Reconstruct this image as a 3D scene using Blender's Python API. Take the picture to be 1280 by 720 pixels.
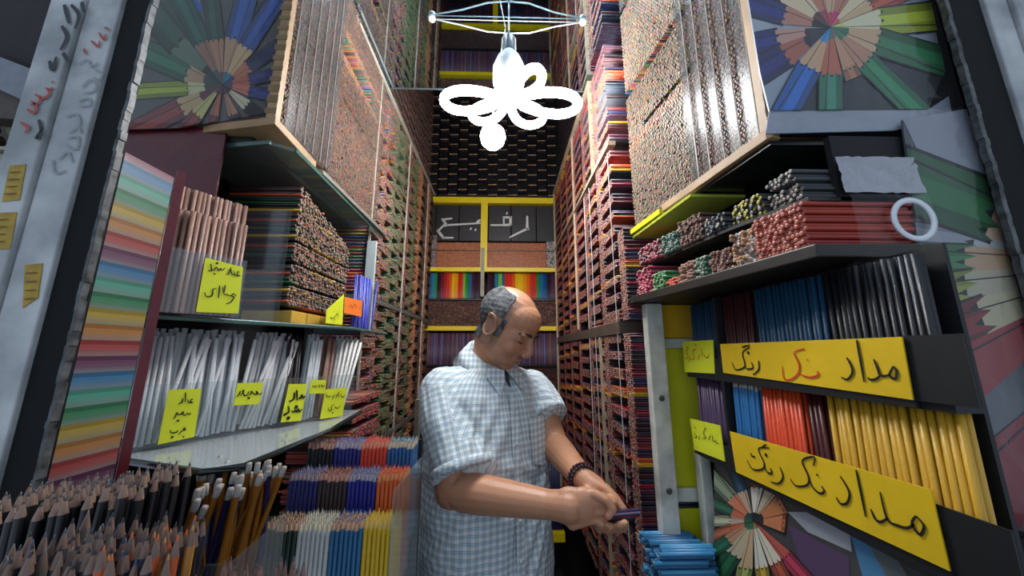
import bpy, bmesh, math, random
import numpy as np
from mathutils import Vector, Matrix, Euler
random.seed(7); rng = np.random.default_rng(7)
S = bpy.context.scene; COL = S.collection
for o in list(bpy.data.objects): bpy.data.objects.remove(o)
# ---------------------------------------------------------------- camera
# All coordinates are metres: x right, y into the shop, z relative to eye height; everything is lifted by EYE at the end.
EYE = 1.55
F = 418.0; PITCH = math.atan(79/418.0); YAW = math.atan(10/418.0)
cd = bpy.data.cameras.new('camera'); cam = bpy.data.objects.new('camera', cd); COL.objects.link(cam)
cd.sensor_width = 36; cd.lens = F/1280*36; cd.clip_start = 0.01
cam.location = (0, 0, 0); cam.rotation_euler = Euler((math.pi/2+PITCH, 0, -YAW), 'XYZ')
S.camera = cam
# ---------------------------------------------------------------- world, exposure
S.view_settings.view_transform = 'Standard'; S.view_settings.look = 'None'
S.view_settings.gamma = 1; S.view_settings.use_curve_mapping = False
S.view_settings.exposure = 0.45
w = bpy.data.worlds.new('world'); S.world = w; w.use_nodes = True
bg = w.node_tree.nodes['Background']; bg.inputs[0].default_value = (0.62, 0.74, 0.92, 1); bg.inputs[1].default_value = 0.58
LAMP_E = 52.0; BULB_E = 55.0

# ---------------------------------------------------------------- helpers
def ray(x, y):
    u = (x-640)/F; v = (360-y)/F
    a = math.cos(PITCH)-v*math.sin(PITCH); z = math.sin(PITCH)+v*math.cos(PITCH)
    return Vector((u*math.cos(YAW)+a*math.sin(YAW), -u*math.sin(YAW)+a*math.cos(YAW), z))
def atX(x, y, X): r = ray(x, y); return r*(X/r.x)
def atY(x, y, Y): r = ray(x, y); return r*(Y/r.y)
def atZ(x, y, Z): r = ray(x, y); return r*(Z/r.z)
def lin(h):
    h = h.lstrip('#'); o = []
    for i in (0, 2, 4):
        c = int(h[i:i+2], 16)/255; o.append(c/12.92 if c <= .04045 else ((c+.055)/1.055)**2.4)
    return tuple(o)
def C(*hs): return [lin(h) for h in hs]
MATS = {}
def mat(name, col, rough=.6, metal=0, noise=0, nscale=20, bump=0, col2=None, spec=.5, bscale=None, coat=0):
    if name in MATS: return MATS[name]
    m = bpy.data.materials.new(name); m.use_nodes = True; nt = m.node_tree; b = nt.nodes['Principled BSDF']
    b.inputs['Roughness'].default_value = rough; b.inputs['Metallic'].default_value = metal
    b.inputs['Specular IOR Level'].default_value = spec; b.inputs['Coat Weight'].default_value = coat
    c = lin(col) if isinstance(col, str) else col
    b.inputs['Base Color'].default_value = (*c, 1)
    tc = nt.nodes.new('ShaderNodeTexCoord')
    if noise or col2:
        n = nt.nodes.new('ShaderNodeTexNoise'); n.inputs['Scale'].default_value = nscale; n.inputs['Detail'].default_value = 6
        nt.links.new(tc.outputs['Object'], n.inputs['Vector'])
        r = nt.nodes.new('ShaderNodeValToRGB'); r.color_ramp.elements[0].position = .35; r.color_ramp.elements[1].position = .65
        c2 = lin(col2) if col2 else tuple(max(0, k*(1-noise)) for k in c)
        r.color_ramp.elements[0].color = (*c2, 1); r.color_ramp.elements[1].color = (*c, 1)
        nt.links.new(n.outputs['Fac'], r.inputs['Fac']); nt.links.new(r.outputs['Color'], b.inputs['Base Color'])
    if bump:
        n2 = nt.nodes.new('ShaderNodeTexNoise'); n2.inputs['Scale'].default_value = bscale or nscale*2; n2.inputs['Detail'].default_value = 4
        nt.links.new(tc.outputs['Object'], n2.inputs['Vector'])
        bp = nt.nodes.new('ShaderNodeBump'); bp.inputs['Strength'].default_value = bump; bp.inputs['Distance'].default_value = .01
        nt.links.new(n2.outputs['Fac'], bp.inputs['Height']); nt.links.new(bp.outputs['Normal'], b.inputs['Normal'])
    MATS[name] = m; return m
def attrmat(name, rough=.5, coat=0, bump=0, bscale=60, wear=0):
    m = mat(name, (1, 1, 1), rough, coat=coat, bump=bump, bscale=bscale, nscale=30)
    nt = m.node_tree; b = nt.nodes['Principled BSDF']
    a = nt.nodes.new('ShaderNodeAttribute'); a.attribute_name = 'Col'
    if wear:
        n = nt.nodes.new('ShaderNodeTexNoise'); n.inputs['Scale'].default_value = 300
        mx = nt.nodes.new('ShaderNodeMixRGB'); mx.blend_type = 'MULTIPLY'; mx.inputs['Fac'].default_value = wear
        nt.links.new(a.outputs['Color'], mx.inputs[1]); nt.links.new(n.outputs['Fac'], mx.inputs[2]); nt.links.new(mx.outputs[0], b.inputs['Base Color'])
    else: nt.links.new(a.outputs['Color'], b.inputs['Base Color'])
    return m
PM = attrmat('pencil_paint', .38, wear=.25)
PRINT = attrmat('poster_print', .5)
def emis(name, col, s):
    m = bpy.data.materials.new(name); m.use_nodes = True; b = m.node_tree.nodes['Principled BSDF']
    b.inputs['Base Color'].default_value = (.9, .9, .9, 1); b.inputs['Emission Color'].default_value = (*col, 1); b.inputs['Emission Strength'].default_value = s
    return m
def film(name, alpha=.15, tint=(1, 1, 1), rough=.08, bump=.0, bscale=30, refl=1.0):
    m = bpy.data.materials.new(name); m.use_nodes = True; nt = m.node_tree; b = nt.nodes['Principled BSDF']
    t = nt.nodes.new('ShaderNodeBsdfTransparent'); t.inputs[0].default_value = (*tint, 1)
    g = nt.nodes.new('ShaderNodeBsdfGlossy'); g.inputs['Roughness'].default_value = rough
    fr = nt.nodes.new('ShaderNodeLayerWeight'); fr.inputs['Blend'].default_value = .5
    pw_ = nt.nodes.new('ShaderNodeMath'); pw_.operation = 'POWER'; pw_.inputs[1].default_value = 4; nt.links.new(fr.outputs['Facing'], pw_.inputs[0])
    ma_ = nt.nodes.new('ShaderNodeMath'); ma_.operation = 'MULTIPLY_ADD'; ma_.inputs[1].default_value = .7*refl; ma_.inputs[2].default_value = .04*refl; nt.links.new(pw_.outputs[0], ma_.inputs[0])
    mx = nt.nodes.new('ShaderNodeMixShader'); mx2 = nt.nodes.new('ShaderNodeMixShader'); mx2.inputs[0].default_value = alpha
    nt.links.new(ma_.outputs[0], mx.inputs[0]); nt.links.new(t.outputs[0], mx.inputs[1]); nt.links.new(g.outputs[0], mx.inputs[2])
    b.inputs['Base Color'].default_value = (.75, .78, .8, 1); b.inputs['Roughness'].default_value = .2
    nt.links.new(mx.outputs[0], mx2.inputs[1]); nt.links.new(b.outputs[0], mx2.inputs[2])
    if bump:
        tc = nt.nodes.new('ShaderNodeTexCoord'); n = nt.nodes.new('ShaderNodeTexNoise'); n.inputs['Scale'].default_value = bscale; n.inputs['Detail'].default_value = 3
        n.inputs['Distortion'].default_value = .8
        nt.links.new(tc.outputs['Object'], n.inputs['Vector'])
        bp = nt.nodes.new('ShaderNodeBump'); bp.inputs['Strength'].default_value = bump; bp.inputs['Distance'].default_value = .006
        nt.links.new(n.outputs['Fac'], bp.inputs['Height'])
        for k in (g, fr, b): nt.links.new(bp.outputs['Normal'], k.inputs['Normal'])
    nt.links.new(mx2.outputs[0], nt.nodes['Material Output'].inputs[0]); return m
def link(name, me, parent=None):
    o = bpy.data.objects.new(name, me); COL.objects.link(o)
    if parent: o.parent = parent
    return o
def tag(o, label, cat=None, group=None, kind=None):
    if label: o['label'] = label
    if cat: o['category'] = cat
    if group: o['group'] = group
    if kind: o['kind'] = kind
    return o
def thing(name, label, cat, loc=(0, 0, 0), group=None):
    return tag(link(name, None), label, cat, group) if loc == (0, 0, 0) else _thl(name, label, cat, loc, group)
def _thl(name, label, cat, loc, group):
    o = tag(link(name, None), label, cat, group); o.location = loc; return o
def pydata(name, vs, fs, m, parent=None, smooth=False, cols=None):
    me = bpy.data.meshes.new(name); off = parent.location if parent else Vector((0, 0, 0))
    me.from_pydata([tuple(Vector(v)-off) for v in vs], [], fs); me.materials.append(m)
    if cols is not None:
        a = me.attributes.new('Col', 'FLOAT_COLOR', 'FACE')
        a.data.foreach_set('color', np.array([(*c, 1) for c in cols], dtype=np.float32).ravel())
    if smooth: me.polygons.foreach_set('use_smooth', [True]*len(me.polygons))
    me.update(); return link(name, me, parent)
class MB:
    def __init__(s): s.v = []; s.f = []
    def box(s, x0, x1, y0, y1, z0, z1):
        return s.hexa([(x0, y0, z0), (x1, y0, z0), (x1, y1, z0), (x0, y1, z0)], [(x0, y0, z1), (x1, y0, z1), (x1, y1, z1), (x0, y1, z1)])
    def hexa(s, lo, hi):
        n = len(s.v); k = len(lo); s.v += [Vector(p) for p in lo]+[Vector(p) for p in hi]
        s.f.append([n+i for i in reversed(range(k))]); s.f.append([n+k+i for i in range(k)])
        for i in range(k): j = (i+1) % k; s.f.append([n+i, n+j, n+k+j, n+k+i])
        return s
    def slab(s, pts, z0, z1): return s.hexa([(x, y, z0) for x, y in pts], [(x, y, z1) for x, y in pts])
    def plate(s, quad, t):
        q = [Vector(p) for p in quad]; n = (q[1]-q[0]).cross(q[-1]-q[0]).normalized()*t
        return s.hexa([p-n for p in q], q)
    def tube(s, pts, r, seg=10, closed=False, cap=True):
        pts = [Vector(p) for p in pts]; n0 = len(s.v); N = len(pts); rr = r if isinstance(r, (list, tuple)) else [r]*N
        nv = None
        for i, p in enumerate(pts):
            a = pts[(i-1) % N] if (closed or i) else p; b = pts[(i+1) % N] if (closed or i < N-1) else p
            t = (b-a).normalized()
            if nv is None: nv = t.orthogonal().normalized()
            nv = (nv-t*nv.dot(t)).normalized(); bn = t.cross(nv)
            for k in range(seg):
                an = 2*math.pi*k/seg; s.v.append(p+(nv*math.cos(an)+bn*math.sin(an))*rr[i])
        for i in range(N if closed else N-1):
            j = (i+1) % N
            for k in range(seg):
                l = (k+1) % seg; s.f.append([n0+i*seg+k, n0+i*seg+l, n0+j*seg+l, n0+j*seg+k])
        if not closed and cap:
            s.f.append([n0+k for k in reversed(range(seg))]); s.f.append([n0+(N-1)*seg+k for k in range(seg)])
        return s
    def lathe(s, c, prof, seg=20, ax=Vector((0, 0, 1))):
        pts = [Vector(c)+ax*h for _, h in prof]; n0 = len(s.v); a = ax.orthogonal().normalized(); b = ax.cross(a)
        for (r, h) in prof:
            for k in range(seg):
                an = 2*math.pi*k/seg; s.v.append(Vector(c)+ax*h+(a*math.cos(an)+b*math.sin(an))*max(r, 1e-4))
        for i in range(len(prof)-1):
            for k in range(seg):
                l = (k+1) % seg; s.f.append([n0+i*seg+k, n0+i*seg+l, n0+(i+1)*seg+l, n0+(i+1)*seg+k])
        return s
    def obj(s, name, m, parent=None, smooth=False, bevel=0):
        o = pydata(name, s.v, s.f, m, parent, smooth)
        if bevel:
            b = o.modifiers.new('bevel', 'BEVEL'); b.width = bevel; b.segments = 2; b.limit_method = 'ANGLE'
        return o
def struct(name, mb, m, bevel=0):
    o = mb.obj(name, m, bevel=bevel); o['kind'] = 'structure'; return o

# ---- pencil meshes (vectorised)
def hexring(r, z, zf, n=6):
    return [(r*math.cos(2*math.pi*k/n), r*math.sin(2*math.pi*k/n), z, zf) for k in range(n)]
def template(style):
    # vertices (x, y, offset, fraction): z = offset + fraction*length ; radius 1 = body ; roles: 0 body 1 wood 2 core 3 ferrule 4 eraser
    V = hexring(1, 0, 0)
    Fc = []; R = []
    def ringf(a, b, role):
        for k in range(6): l = (k+1) % 6; Fc.append((a+k, a+l, b+l, b+k)); R.append(role)
    if style == 'flat':
        V += hexring(1, 0, 1)+hexring(.42, 0, 1); ringf(0, 6, 0); ringf(6, 12, 1); Fc.append(tuple(range(12, 18))); R.append(2)
    elif style == 'lite':
        V += hexring(1, 0, 1); ringf(0, 6, 0); Fc.append(tuple(range(6, 12))); R.append(1)
    elif style == 'tip':
        V += hexring(1, -.015, 1)+hexring(.33, -.004, 1)+hexring(.06, 0, 1); ringf(0, 6, 0); ringf(6, 12, 1); ringf(12, 18, 2); Fc.append(tuple(range(18, 24))); R.append(2)
    elif style == 'eraser':
        V += hexring(1, -.014, 1)+hexring(1.04, -.0138, 1)+hexring(1.04, -.004, 1)+hexring(.95, -.0038, 1)+hexring(.85, 0, 1)
        ringf(0, 6, 0); ringf(6, 12, 3); ringf(12, 18, 3); ringf(18, 24, 3); ringf(24, 30, 4); Fc.append(tuple(range(24+6, 36)) if False else tuple(range(24, 30))); R.append(4)
        V = V  # rings: 0,6,12,18,24 ; cap on the last ring
    return V, Fc, R
def pencils_mesh(name, style, base, axis, L, r, roll, cols):
    """base (N,3), axis (N,3) unit, L, r, roll (N,), cols dict role->(N,3)"""
    V, Fc, R = template(style)
    if style == 'eraser':
        V = V[:6]+V[6:12]+V[12:18]+V[18:24]+hexring(.9, 0, 1)
        Fc = []; R = []
        for a, b, ro in ((0, 6, 0), (6, 12, 3), (12, 18, 3), (18, 24, 4)):
            for k in range(6): l = (k+1) % 6; Fc.append((a+k, a+l, b+l, b+k)); R.append(ro)
        Fc.append(tuple(range(24, 30))); R.append(4)
    N = len(base); V = np.array(V, dtype=np.float64); nv = len(V)
    ax = axis/np.linalg.norm(axis, axis=1, keepdims=True)
    ref = np.where(np.abs(ax[:, 2:3]) > .9, np.array([[1., 0, 0]]), np.array([[0., 0, 1]]))
    s1 = np.cross(ref, ax); s1 /= np.linalg.norm(s1, axis=1, keepdims=True); s2 = np.cross(ax, s1)
    ca, sa = np.cos(roll)[:, None], np.sin(roll)[:, None]
    e1 = s1*ca+s2*sa; e2 = -s1*sa+s2*ca
    z = V[None, :, 2]+V[None, :, 3]*L[:, None]
    P = base[:, None, :]+(V[None, :, 0:1]*e1[:, None, :]+V[None, :, 1:2]*e2[:, None, :])*r[:, None, None]+z[:, :, None]*ax[:, None, :]
    P = P.reshape(-1, 3)
    lens = np.array([len(f) for f in Fc]); flat = np.concatenate([np.array(f) for f in Fc])
    loops = (flat[None, :]+(np.arange(N)*nv)[:, None]).ravel().astype(np.int32)
    tot = np.tile(lens, N); starts = np.concatenate([[0], np.cumsum(tot)[:-1]]).astype(np.int32)
    me = bpy.data.meshes.new(name); me.vertices.add(len(P)); me.vertices.foreach_set('co', P.astype(np.float32).ravel())
    me.loops.add(len(loops)); me.loops.foreach_set('vertex_index', loops)
    me.polygons.add(len(tot)); me.polygons.foreach_set('loop_start', starts)
    me.update(calc_edges=True)
    ca_ = np.ones((N, len(Fc), 4), dtype=np.float32)
    for i, ro in enumerate(R): ca_[:, i, :3] = cols[ro]
    a = me.attributes.new('Col', 'FLOAT_COLOR', 'FACE'); a.data.foreach_set('color', ca_.ravel())
    me.materials.append(PM); return me
WOOD = lin('c9a184'); PINKWOOD = lin('b98878'); GRAPH = lin('3a3a3c'); SILV = lin('b9b9b4'); ERAS = lin('a89c92')
_pm = {}
def pencil_data(kind, style, body, L=.175, r=.0037, wood=WOOD, core=GRAPH, fer=SILV, era=ERAS):
    if kind not in _pm:
        one = lambda c: np.array([c]); c = {0: one(body), 1: one(wood), 2: one(core), 3: one(fer), 4: one(era)}
        me = pencils_mesh(kind, style, np.zeros((1, 3)), np.array([[0., 0, 1]]), np.array([L]), np.array([r]), np.array([.3]), c)
        _pm[kind] = me
    return _pm[kind]
JOIN = {}
def pencil(me, base, axis, label, group, roll=None, join=False, name='coloured_pencil'):
    if join:
        q = Vector(axis).normalized().to_track_quat('Z', 'Y') @ Euler((0, 0, random.random()*6 if roll is None else roll)).to_quaternion()
        JOIN.setdefault((group, label), []).append((me, Matrix.Translation(Vector(base)) @ q.to_matrix().to_4x4())); return
    o = link(name, me); ax = Vector(axis).normalized(); q = ax.to_track_quat('Z', 'Y')
    o.rotation_mode = 'QUATERNION'; o.rotation_quaternion = q @ Euler((0, 0, random.random()*6 if roll is None else roll)).to_quaternion()
    o.location = base; tag(o, label, 'pencil', group); return o
def shade(c, n, amp=.18):
    k = 1+rng.uniform(-amp, amp, (n, 1)); return np.clip(np.array(c)*k, 0, 1)
def pick(pal, n): return np.array(pal)[rng.integers(0, len(pal), n)]
def ends_wall(name, label, x, side, y0, y1, z0, z1, keep=None, body=None, wood=None, core=None, r=.0036, style='flat', prot=None, L=.17, parent=None, yshift=None, pw=.0, cat='pencils'):
    """pencils lying across the shop, cut ends on the plane x facing the aisle; side=+1: bodies run to +x. body/wood/core: palettes or fn(y,z)->array"""
    dy = r*2*.99; dz = r*1.76
    ys = np.arange(y0+r, y1, dy); zs = np.arange(z0+r, z1, dz)
    Yg, Zg = np.meshgrid(ys, zs); Yg = Yg+((np.arange(len(zs)) % 2)*r)[:, None]
    Y = Yg.ravel(); Z = Zg.ravel(); ok = Y < y1+.001
    if keep is not None: ok &= keep(Y, Z)
    Y = Y[ok]; Z = Z[ok]; n = len(Y)
    Yj = Y+rng.uniform(-.0006, .0006, n); Zj = Z+rng.uniform(-.0006, .0006, n)
    xo = rng.uniform(0, .0022, n)+(rng.random(n) < .04)*rng.uniform(.004, .010, n)
    if prot is not None: xo = xo+prot(Y, Z)
    xx = x(Y) if callable(x) else np.full(n, x)
    endx = xx+side*xo
    base = np.stack([endx+side*L, Yj, Zj], 1); ax = np.tile([[-side*1., 0, 0]], (n, 1))
    ev = lambda p: p(Y, Z) if callable(p) else pick(p, n)
    b = ev(body); wd = ev(wood)*(1+rng.uniform(-.25, .15, (n, 1))); co = ev(core if core is not None else body)
    me = pencils_mesh(name, style, base, ax, np.full(n, L), np.full(n, r*1.02), np.full(n, math.pi/6)+rng.uniform(-.2, .2, n), {0: b, 1: wd, 2: co})
    o = link(name, me, parent); tag(o, label, cat if not parent else None, kind='stuff'); return o

# ---------------------------------------------------------------- materials
M_black = mat('black_rubber', '070708', .75, noise=.3, spec=.25)
M_whitepaint = mat('weathered_white_paint', 'c2c5c4', .55, col2='8a8e8f', nscale=11, bump=.15)
M_post = mat('scuffed_white_post', 'dad8cc', .5, col2='a3a49b', nscale=14, bump=.1)
M_dark = mat('dark_wall', '1a1a1d', .8, noise=.3)
M_plywood = mat('raw_plywood', 'ab8a63', .6, noise=.25, nscale=12, bump=.1)
M_yellow = mat('yellow_paint', 'e6c70c', .5, noise=.08, nscale=10)
M_board = mat('dark_shelf_board', '1c1f1e', .45, noise=.3, nscale=15)
M_glassedge = mat('greenish_glass_edge', '4e6a62', .15, noise=.2)
M_glass = film('shelf_glass', .10, (.72, .86, .82), .05)
M_acr = film('clear_acrylic', .035, (.93, .96, .97), .06)
M_film = film('crinkled_plastic_film', .012, (1, 1, 1), .08, bump=1.0, bscale=14, refl=.55)
M_label = mat('neon_yellow_paper', 'd6dc26', .7, noise=.06, nscale=8)
M_signy = mat('yellow_card', 'e3bb12', .55, noise=.12, nscale=9)
M_ink = mat('black_marker', '16140f', .6)
M_red = mat('red_marker', 'c4361c', .6)
M_wood_rail = mat('pale_wood_rail', 'b09a7e', .55, noise=.25, nscale=20)
M_redsheet = mat('dark_red_sheet', '5e1420', .35, noise=.3, nscale=10, bump=.2)
M_cord = mat('white_cord', 'c9cdc8', .5)
M_black_card = mat('black_card', '101114', .6, noise=.25)

# ---------------------------------------------------------------- structure
struct('floor', MB().box(-3, 3, -1.5, 3.2, -1.6, -1.55), mat('grey_floor', '4a4a48', .5, noise=.3, nscale=6))
struct('wall_left', MB().box(-.93, -.88, .665, 2.6, -1.55, 2.3), M_dark)
struct('wall_right', MB().box(.95, 1.0, .56, 2.6, -1.55, 2.3), M_dark)
struct('wall_back', MB().box(-1.0, .95, 2.55, 2.6, -1.55, 2.3), M_dark)
struct('wall_outer', MB().box(-5, -1.0, 2.75, 2.8, -1.55, 3.2), mat('brown_render', '3a322d', .8, noise=.3, nscale=3))
struct('ceiling', MB().box(-1.05, 1.0, .5, 2.6, 2.2, 2.25), M_dark)
struct('wall_front', MB().box(-1.05, 1.0, .50, .56, 1.16, 2.2), M_dark)
# mirror panel of the false ceiling
mir = thing('mirror_panel', 'mirrored ceiling panel above the lamp, reflecting the pencil walls', 'mirror', (0, 0, 1.12))
mm = mat('mirror_glass', 'b9cbd6', .015, metal=1)
MB().box(-.95, .9, .56, 1.275, 1.121, 1.127).obj('mirror_sheet', mm, mir)
MB().box(-.95, .9, 1.275, 1.279, 1.118, 1.14).obj('edge_trim', mat('trim_alu', '8d9499', .3, metal=.8), mir)
MB().box(-.95, .9, .56, 1.279, 1.14, 1.16).obj('backing_board', M_dark, mir)
# ---- door frames at the shop front (y = .45): painted metal jambs and black rubber strips
def xf(px, py=0, Y=.45): return atY(px, py, Y).x
def jamb(nm, x0, x1, y0, y1, m, bev=.002, z0=-1.55, z1=1.6): return struct(nm, MB().box(min(x0, x1), max(x0, x1), y0, y1, z0, z1), m, bev)
jamb('trim_1', xf(158), xf(192), .45, .459, M_black)
jamb('trim_2', xf(117), xf(157), .445, .459, M_whitepaint)
jamb('trim_3', xf(76), xf(114), .44, .459, M_whitepaint)
jamb('trim_4', xf(1179), xf(1224), .45, .459, M_black)
jamb('trim_5', xf(1225), xf(1252), .445, .459, M_whitepaint)
jamb('trim_6', xf(1254), xf(1300), .44, .459, M_whitepaint)
# chewed tape edge strip beside the black rubber, both sides
for s_, (xa, xb) in enumerate(((xf(193), xf(197)), (xf(1173), xf(1178)))):
    mb = MB(); z = -1.5
    while z < 1.5:
        h = random.uniform(.006, .02); j = random.uniform(-.0012, .0012); mb.box(min(xa, xb)+j, max(xa, xb)+j, .444, .452, z, z+h); z += h
    struct('trim_%d' % (7+s_), mb, mat('grey_tape', '5a5c5d', .5, col2='1d1f20', nscale=60))
# ---- left jamb lining printed with pencil stripes (faces the aisle)
xr = -.552
stripe = ['2f9a63', 'd9b93a', 'd9903a', 'c9423c', '7e3a68', '3a8fc4', '59c3a6']
lin_ = thing('striped_panel', 'narrow jamb panel printed with rows of pastel coloured stripes', 'panel', (xr, .49, 0))
q = [];
vs, fs, cs = [], [], []
z = .285; i = 0
order = ['59c3a6', '2f9a63', 'd9b93a', 'd9903a', 'c9423c', '7e3a68', '3a8fc4']
seq = ['a23c62', '3a8fc4']+order*4
for k, hx in enumerate(seq):
    h = .0215 if k else .012
    base = np.array(lin(hx))
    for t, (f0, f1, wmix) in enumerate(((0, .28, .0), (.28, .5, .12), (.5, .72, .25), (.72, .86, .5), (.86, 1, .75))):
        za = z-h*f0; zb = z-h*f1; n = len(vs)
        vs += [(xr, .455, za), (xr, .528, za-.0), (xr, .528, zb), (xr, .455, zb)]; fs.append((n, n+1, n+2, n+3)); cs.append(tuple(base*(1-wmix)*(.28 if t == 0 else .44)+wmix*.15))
    z -= h
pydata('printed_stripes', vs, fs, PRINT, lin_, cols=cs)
MB().box(xr-.006, xr-.0008, .453, .53, -.75, .285).obj('backing', M_dark, lin_)
rs = thing('red_sheet', 'dark red glossy sheet behind the striped jamb panel', 'sheet', (-.54, .53, 0))
MB().plate([(-.552, .531, -.6), (-.546, .541, -.6), (-.546, .541, .30), (-.552, .531, .30)], .002).obj('sheet_face', M_redsheet, rs)

# ---------------------------------------------------------------- strokes / writing
def strokes(name, lines, plane, wd, m, parent, off=.0012):
    """lines: list of px polylines; plane: fn(px,py)->Vector; builds flat ribbons lying on the card"""
    vs, fs = [], []
    a = plane(lines[0][0][0], lines[0][0][1]); b = plane(lines[0][0][0]+5, lines[0][0][1]); c = plane(lines[0][0][0], lines[0][0][1]+5)
    n = (b-a).cross(c-a).normalized()
    if n.dot(a) > 0: n = -n
    for l in lines:
        P = [plane(*p)+n*off for p in l]
        if len(P) == 1:
            c0 = P[0]; u = (b-a).normalized(); v = n.cross(u); k = len(vs)
            vs += [c0+(u*math.cos(t)+v*math.sin(t))*wd*1.0 for t in [i*math.pi/4 for i in range(8)]]; fs.append(tuple(range(k, k+8))); continue
        # smooth (catmull-rom)
        Q = []
        for i in range(len(P)-1):
            p0 = P[max(i-1, 0)]; p1 = P[i]; p2 = P[i+1]; p3 = P[min(i+2, len(P)-1)]
            for t in (0, .25, .5, .75):
                Q.append(.5*((2*p1)+(p2-p0)*t+(2*p0-5*p1+4*p2-p3)*t*t+(3*p1-p0-3*p2+p3)*t**3))
        Q.append(P[-1]); k = len(vs)
        for i, p in enumerate(Q):
            t = (Q[min(i+1, len(Q)-1)]-Q[max(i-1, 0)]).normalized(); s = n.cross(t).normalized()
            ww = wd*(.55+.45*math.sin(math.pi*min(1, (i+1)/len(Q))))*.5
            vs += [p-s*ww, p+s*ww]
        for i in range(len(Q)-1): fs.append((k+2*i, k+2*i+1, k+2*i+3, k+2*i+2))
    return pydata(name, vs, fs, m, parent)
def sc(o, s, L): return [[(o[0]+x/s, o[1]+y/s) for x, y in l] for l in L]
# ---------------------------------------------------------------- palettes
P_multi = C('8a2d2a', 'a8622c', '3c6a3a', '2d3f78', '5a2d5e', 'b3872d', '7a3a2a', '2c5f66', '9a3560', '4a4a4a', 'c25a2a', '334d2a')
P_wood = C('a8806c', '9a7460', 'b48d78', '8c6653', 'a67a6a')
P_woodg = C('9a9478', '84886c', 'a08c70', '7a866a', 'a8806c')
P_woodo = C('b8855a', 'c08c5c', 'a8704c', 'b07a64')
P_woodp = C('cf978a', 'c08074', 'd8a698', 'b87a6c')
P_green = C('2f5a3c', '3a6e48', '274a3a', '6a743c', '8a6a4a')
P_brown = C('6a4030', '4e3028', '7a4a34', '5a3a30')
P_dark = C('2a1c1e', '341c20', '1c1c28', '3a2420', '20262c')
P_sides = C('5e1c22', '7e2420', '22264e', '3a1a34', 'b8481c', 'd09a1c', '22202c', '4a1418', '1e2a3a', '8a1a2a', '5a2238', '2a1a24', '3a1a1e', '20202c', '541a20')
P_red = C('b43a2a', 'c24a30', 'a83a3a', 'd06a3a', '8a2a30')

def colcycle(edges, pals):
    def fn(Y, Z):
        out = np.zeros((len(Y), 3)); idx = np.clip(np.searchsorted(edges, Y)-1, 0, len(pals)-1)
        for i, p in enumerate(pals):
            m = idx == i; out[m] = pick(p, m.sum())
        return out
    return fn
def layered(pal, h=.012, seed=1):
    pal = np.array(pal)
    def fn(Y, Z):
        k = (np.floor(Z/h).astype(int)*7919+np.floor(Y/.14).astype(int)*104729+seed) % len(pal)
        return pal[k]*(1+rng.uniform(-.12, .12, (len(Y), 1)))
    return fn
# ---------------------------------------------------------------- left wall, deep part: staggered bundles with dark gaps
XL = -.50; XR = .35
def left_keep(Y, Z):
    c = np.floor((Y-1.2)/.115).astype(int); fy = ((Y-1.2)/.115) % 1
    per = .072; ph = (c % 2)*.036
    hole = (((Z+ph+10) % per) > .041) & (fy > .18) & (fy < .92)
    rail = (np.abs(Z-.195) < .012) | (np.abs(Z+.35) < .012)
    return (~hole) & (~rail)
eL = np.array([1.2, 1.305, 1.41, 1.515, 1.62, 1.725, 1.83, 1.935, 2.04, 2.145])
palL_body = colcycle(eL, [P_multi, P_multi, P_green, P_green, P_multi, P_green, P_woodo, P_dark, P_woodo, P_dark])
palL_wood = colcycle(eL, [P_wood, P_wood, P_woodg, P_wood+P_woodg, P_wood, P_woodg, P_woodo, P_wood, P_woodo, P_wood])
ends_wall('pencil_stack', 'staggered bundles of stacked pencils on left wall below the mirror edge, cut ends toward aisle', XL, -1, 1.2, 2.24, -.75, 1.085, left_keep, palL_body, palL_wood, P_multi, prot=lambda Y, Z: .004*((np.floor(Z/.029)+np.floor(Y/.105)) % 2))
railL = thing('wall_rack', 'timber and wire rack holding the staggered pencil bundles on the left wall', 'rack', (XL-.1, 1.7, -.9))
for z in (.195, -.35): MB().box(XL-.17, XL+.002, 1.2, 2.24, z-.011, z+.008).obj('shelf_board', mat('grey_shelf_edge', '6d6963', .5, noise=.3), railL)
MB().box(XL-.004, XL+.006, .93, 2.24, 1.09, 1.105).obj('top_rail', mat('pale_rail', 'b8b0a4', .45, noise=.2), railL)
MB().box(XL-.2, XL-.18, 1.2, 2.3, -1.55, 1.9).obj('back_panel', M_dark, railL)
for y in (1.195, 1.62, 2.05): MB().box(XL-.004, XL+.003, y, y+.006, -.9, 1.09).obj('upright', mat('pale_rail', 'b8b0a4'), railL)
# recessed upper part of left wall above the rail
def up_keep(Y, Z): return (((Z+.25*0+np.floor(Y/.12)*.017) % .05) < .03)
ends_wall('pencil_stack', 'dark pencil bundles stacked in slanting steps high on left wall behind the mirror edge', -.535, -1, 1.3, 2.24, 1.13, 1.9, up_keep, P_dark, P_wood, P_dark, r=.0045, style='lite')
ends_wall('pencil_stack', 'dark pencil bundles high on right wall above the framed cabinet', .40, 1, 1.3, 2.24, 1.13, 1.9, up_keep, P_dark, P_dark, P_dark, r=.0045, style='lite')
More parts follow.
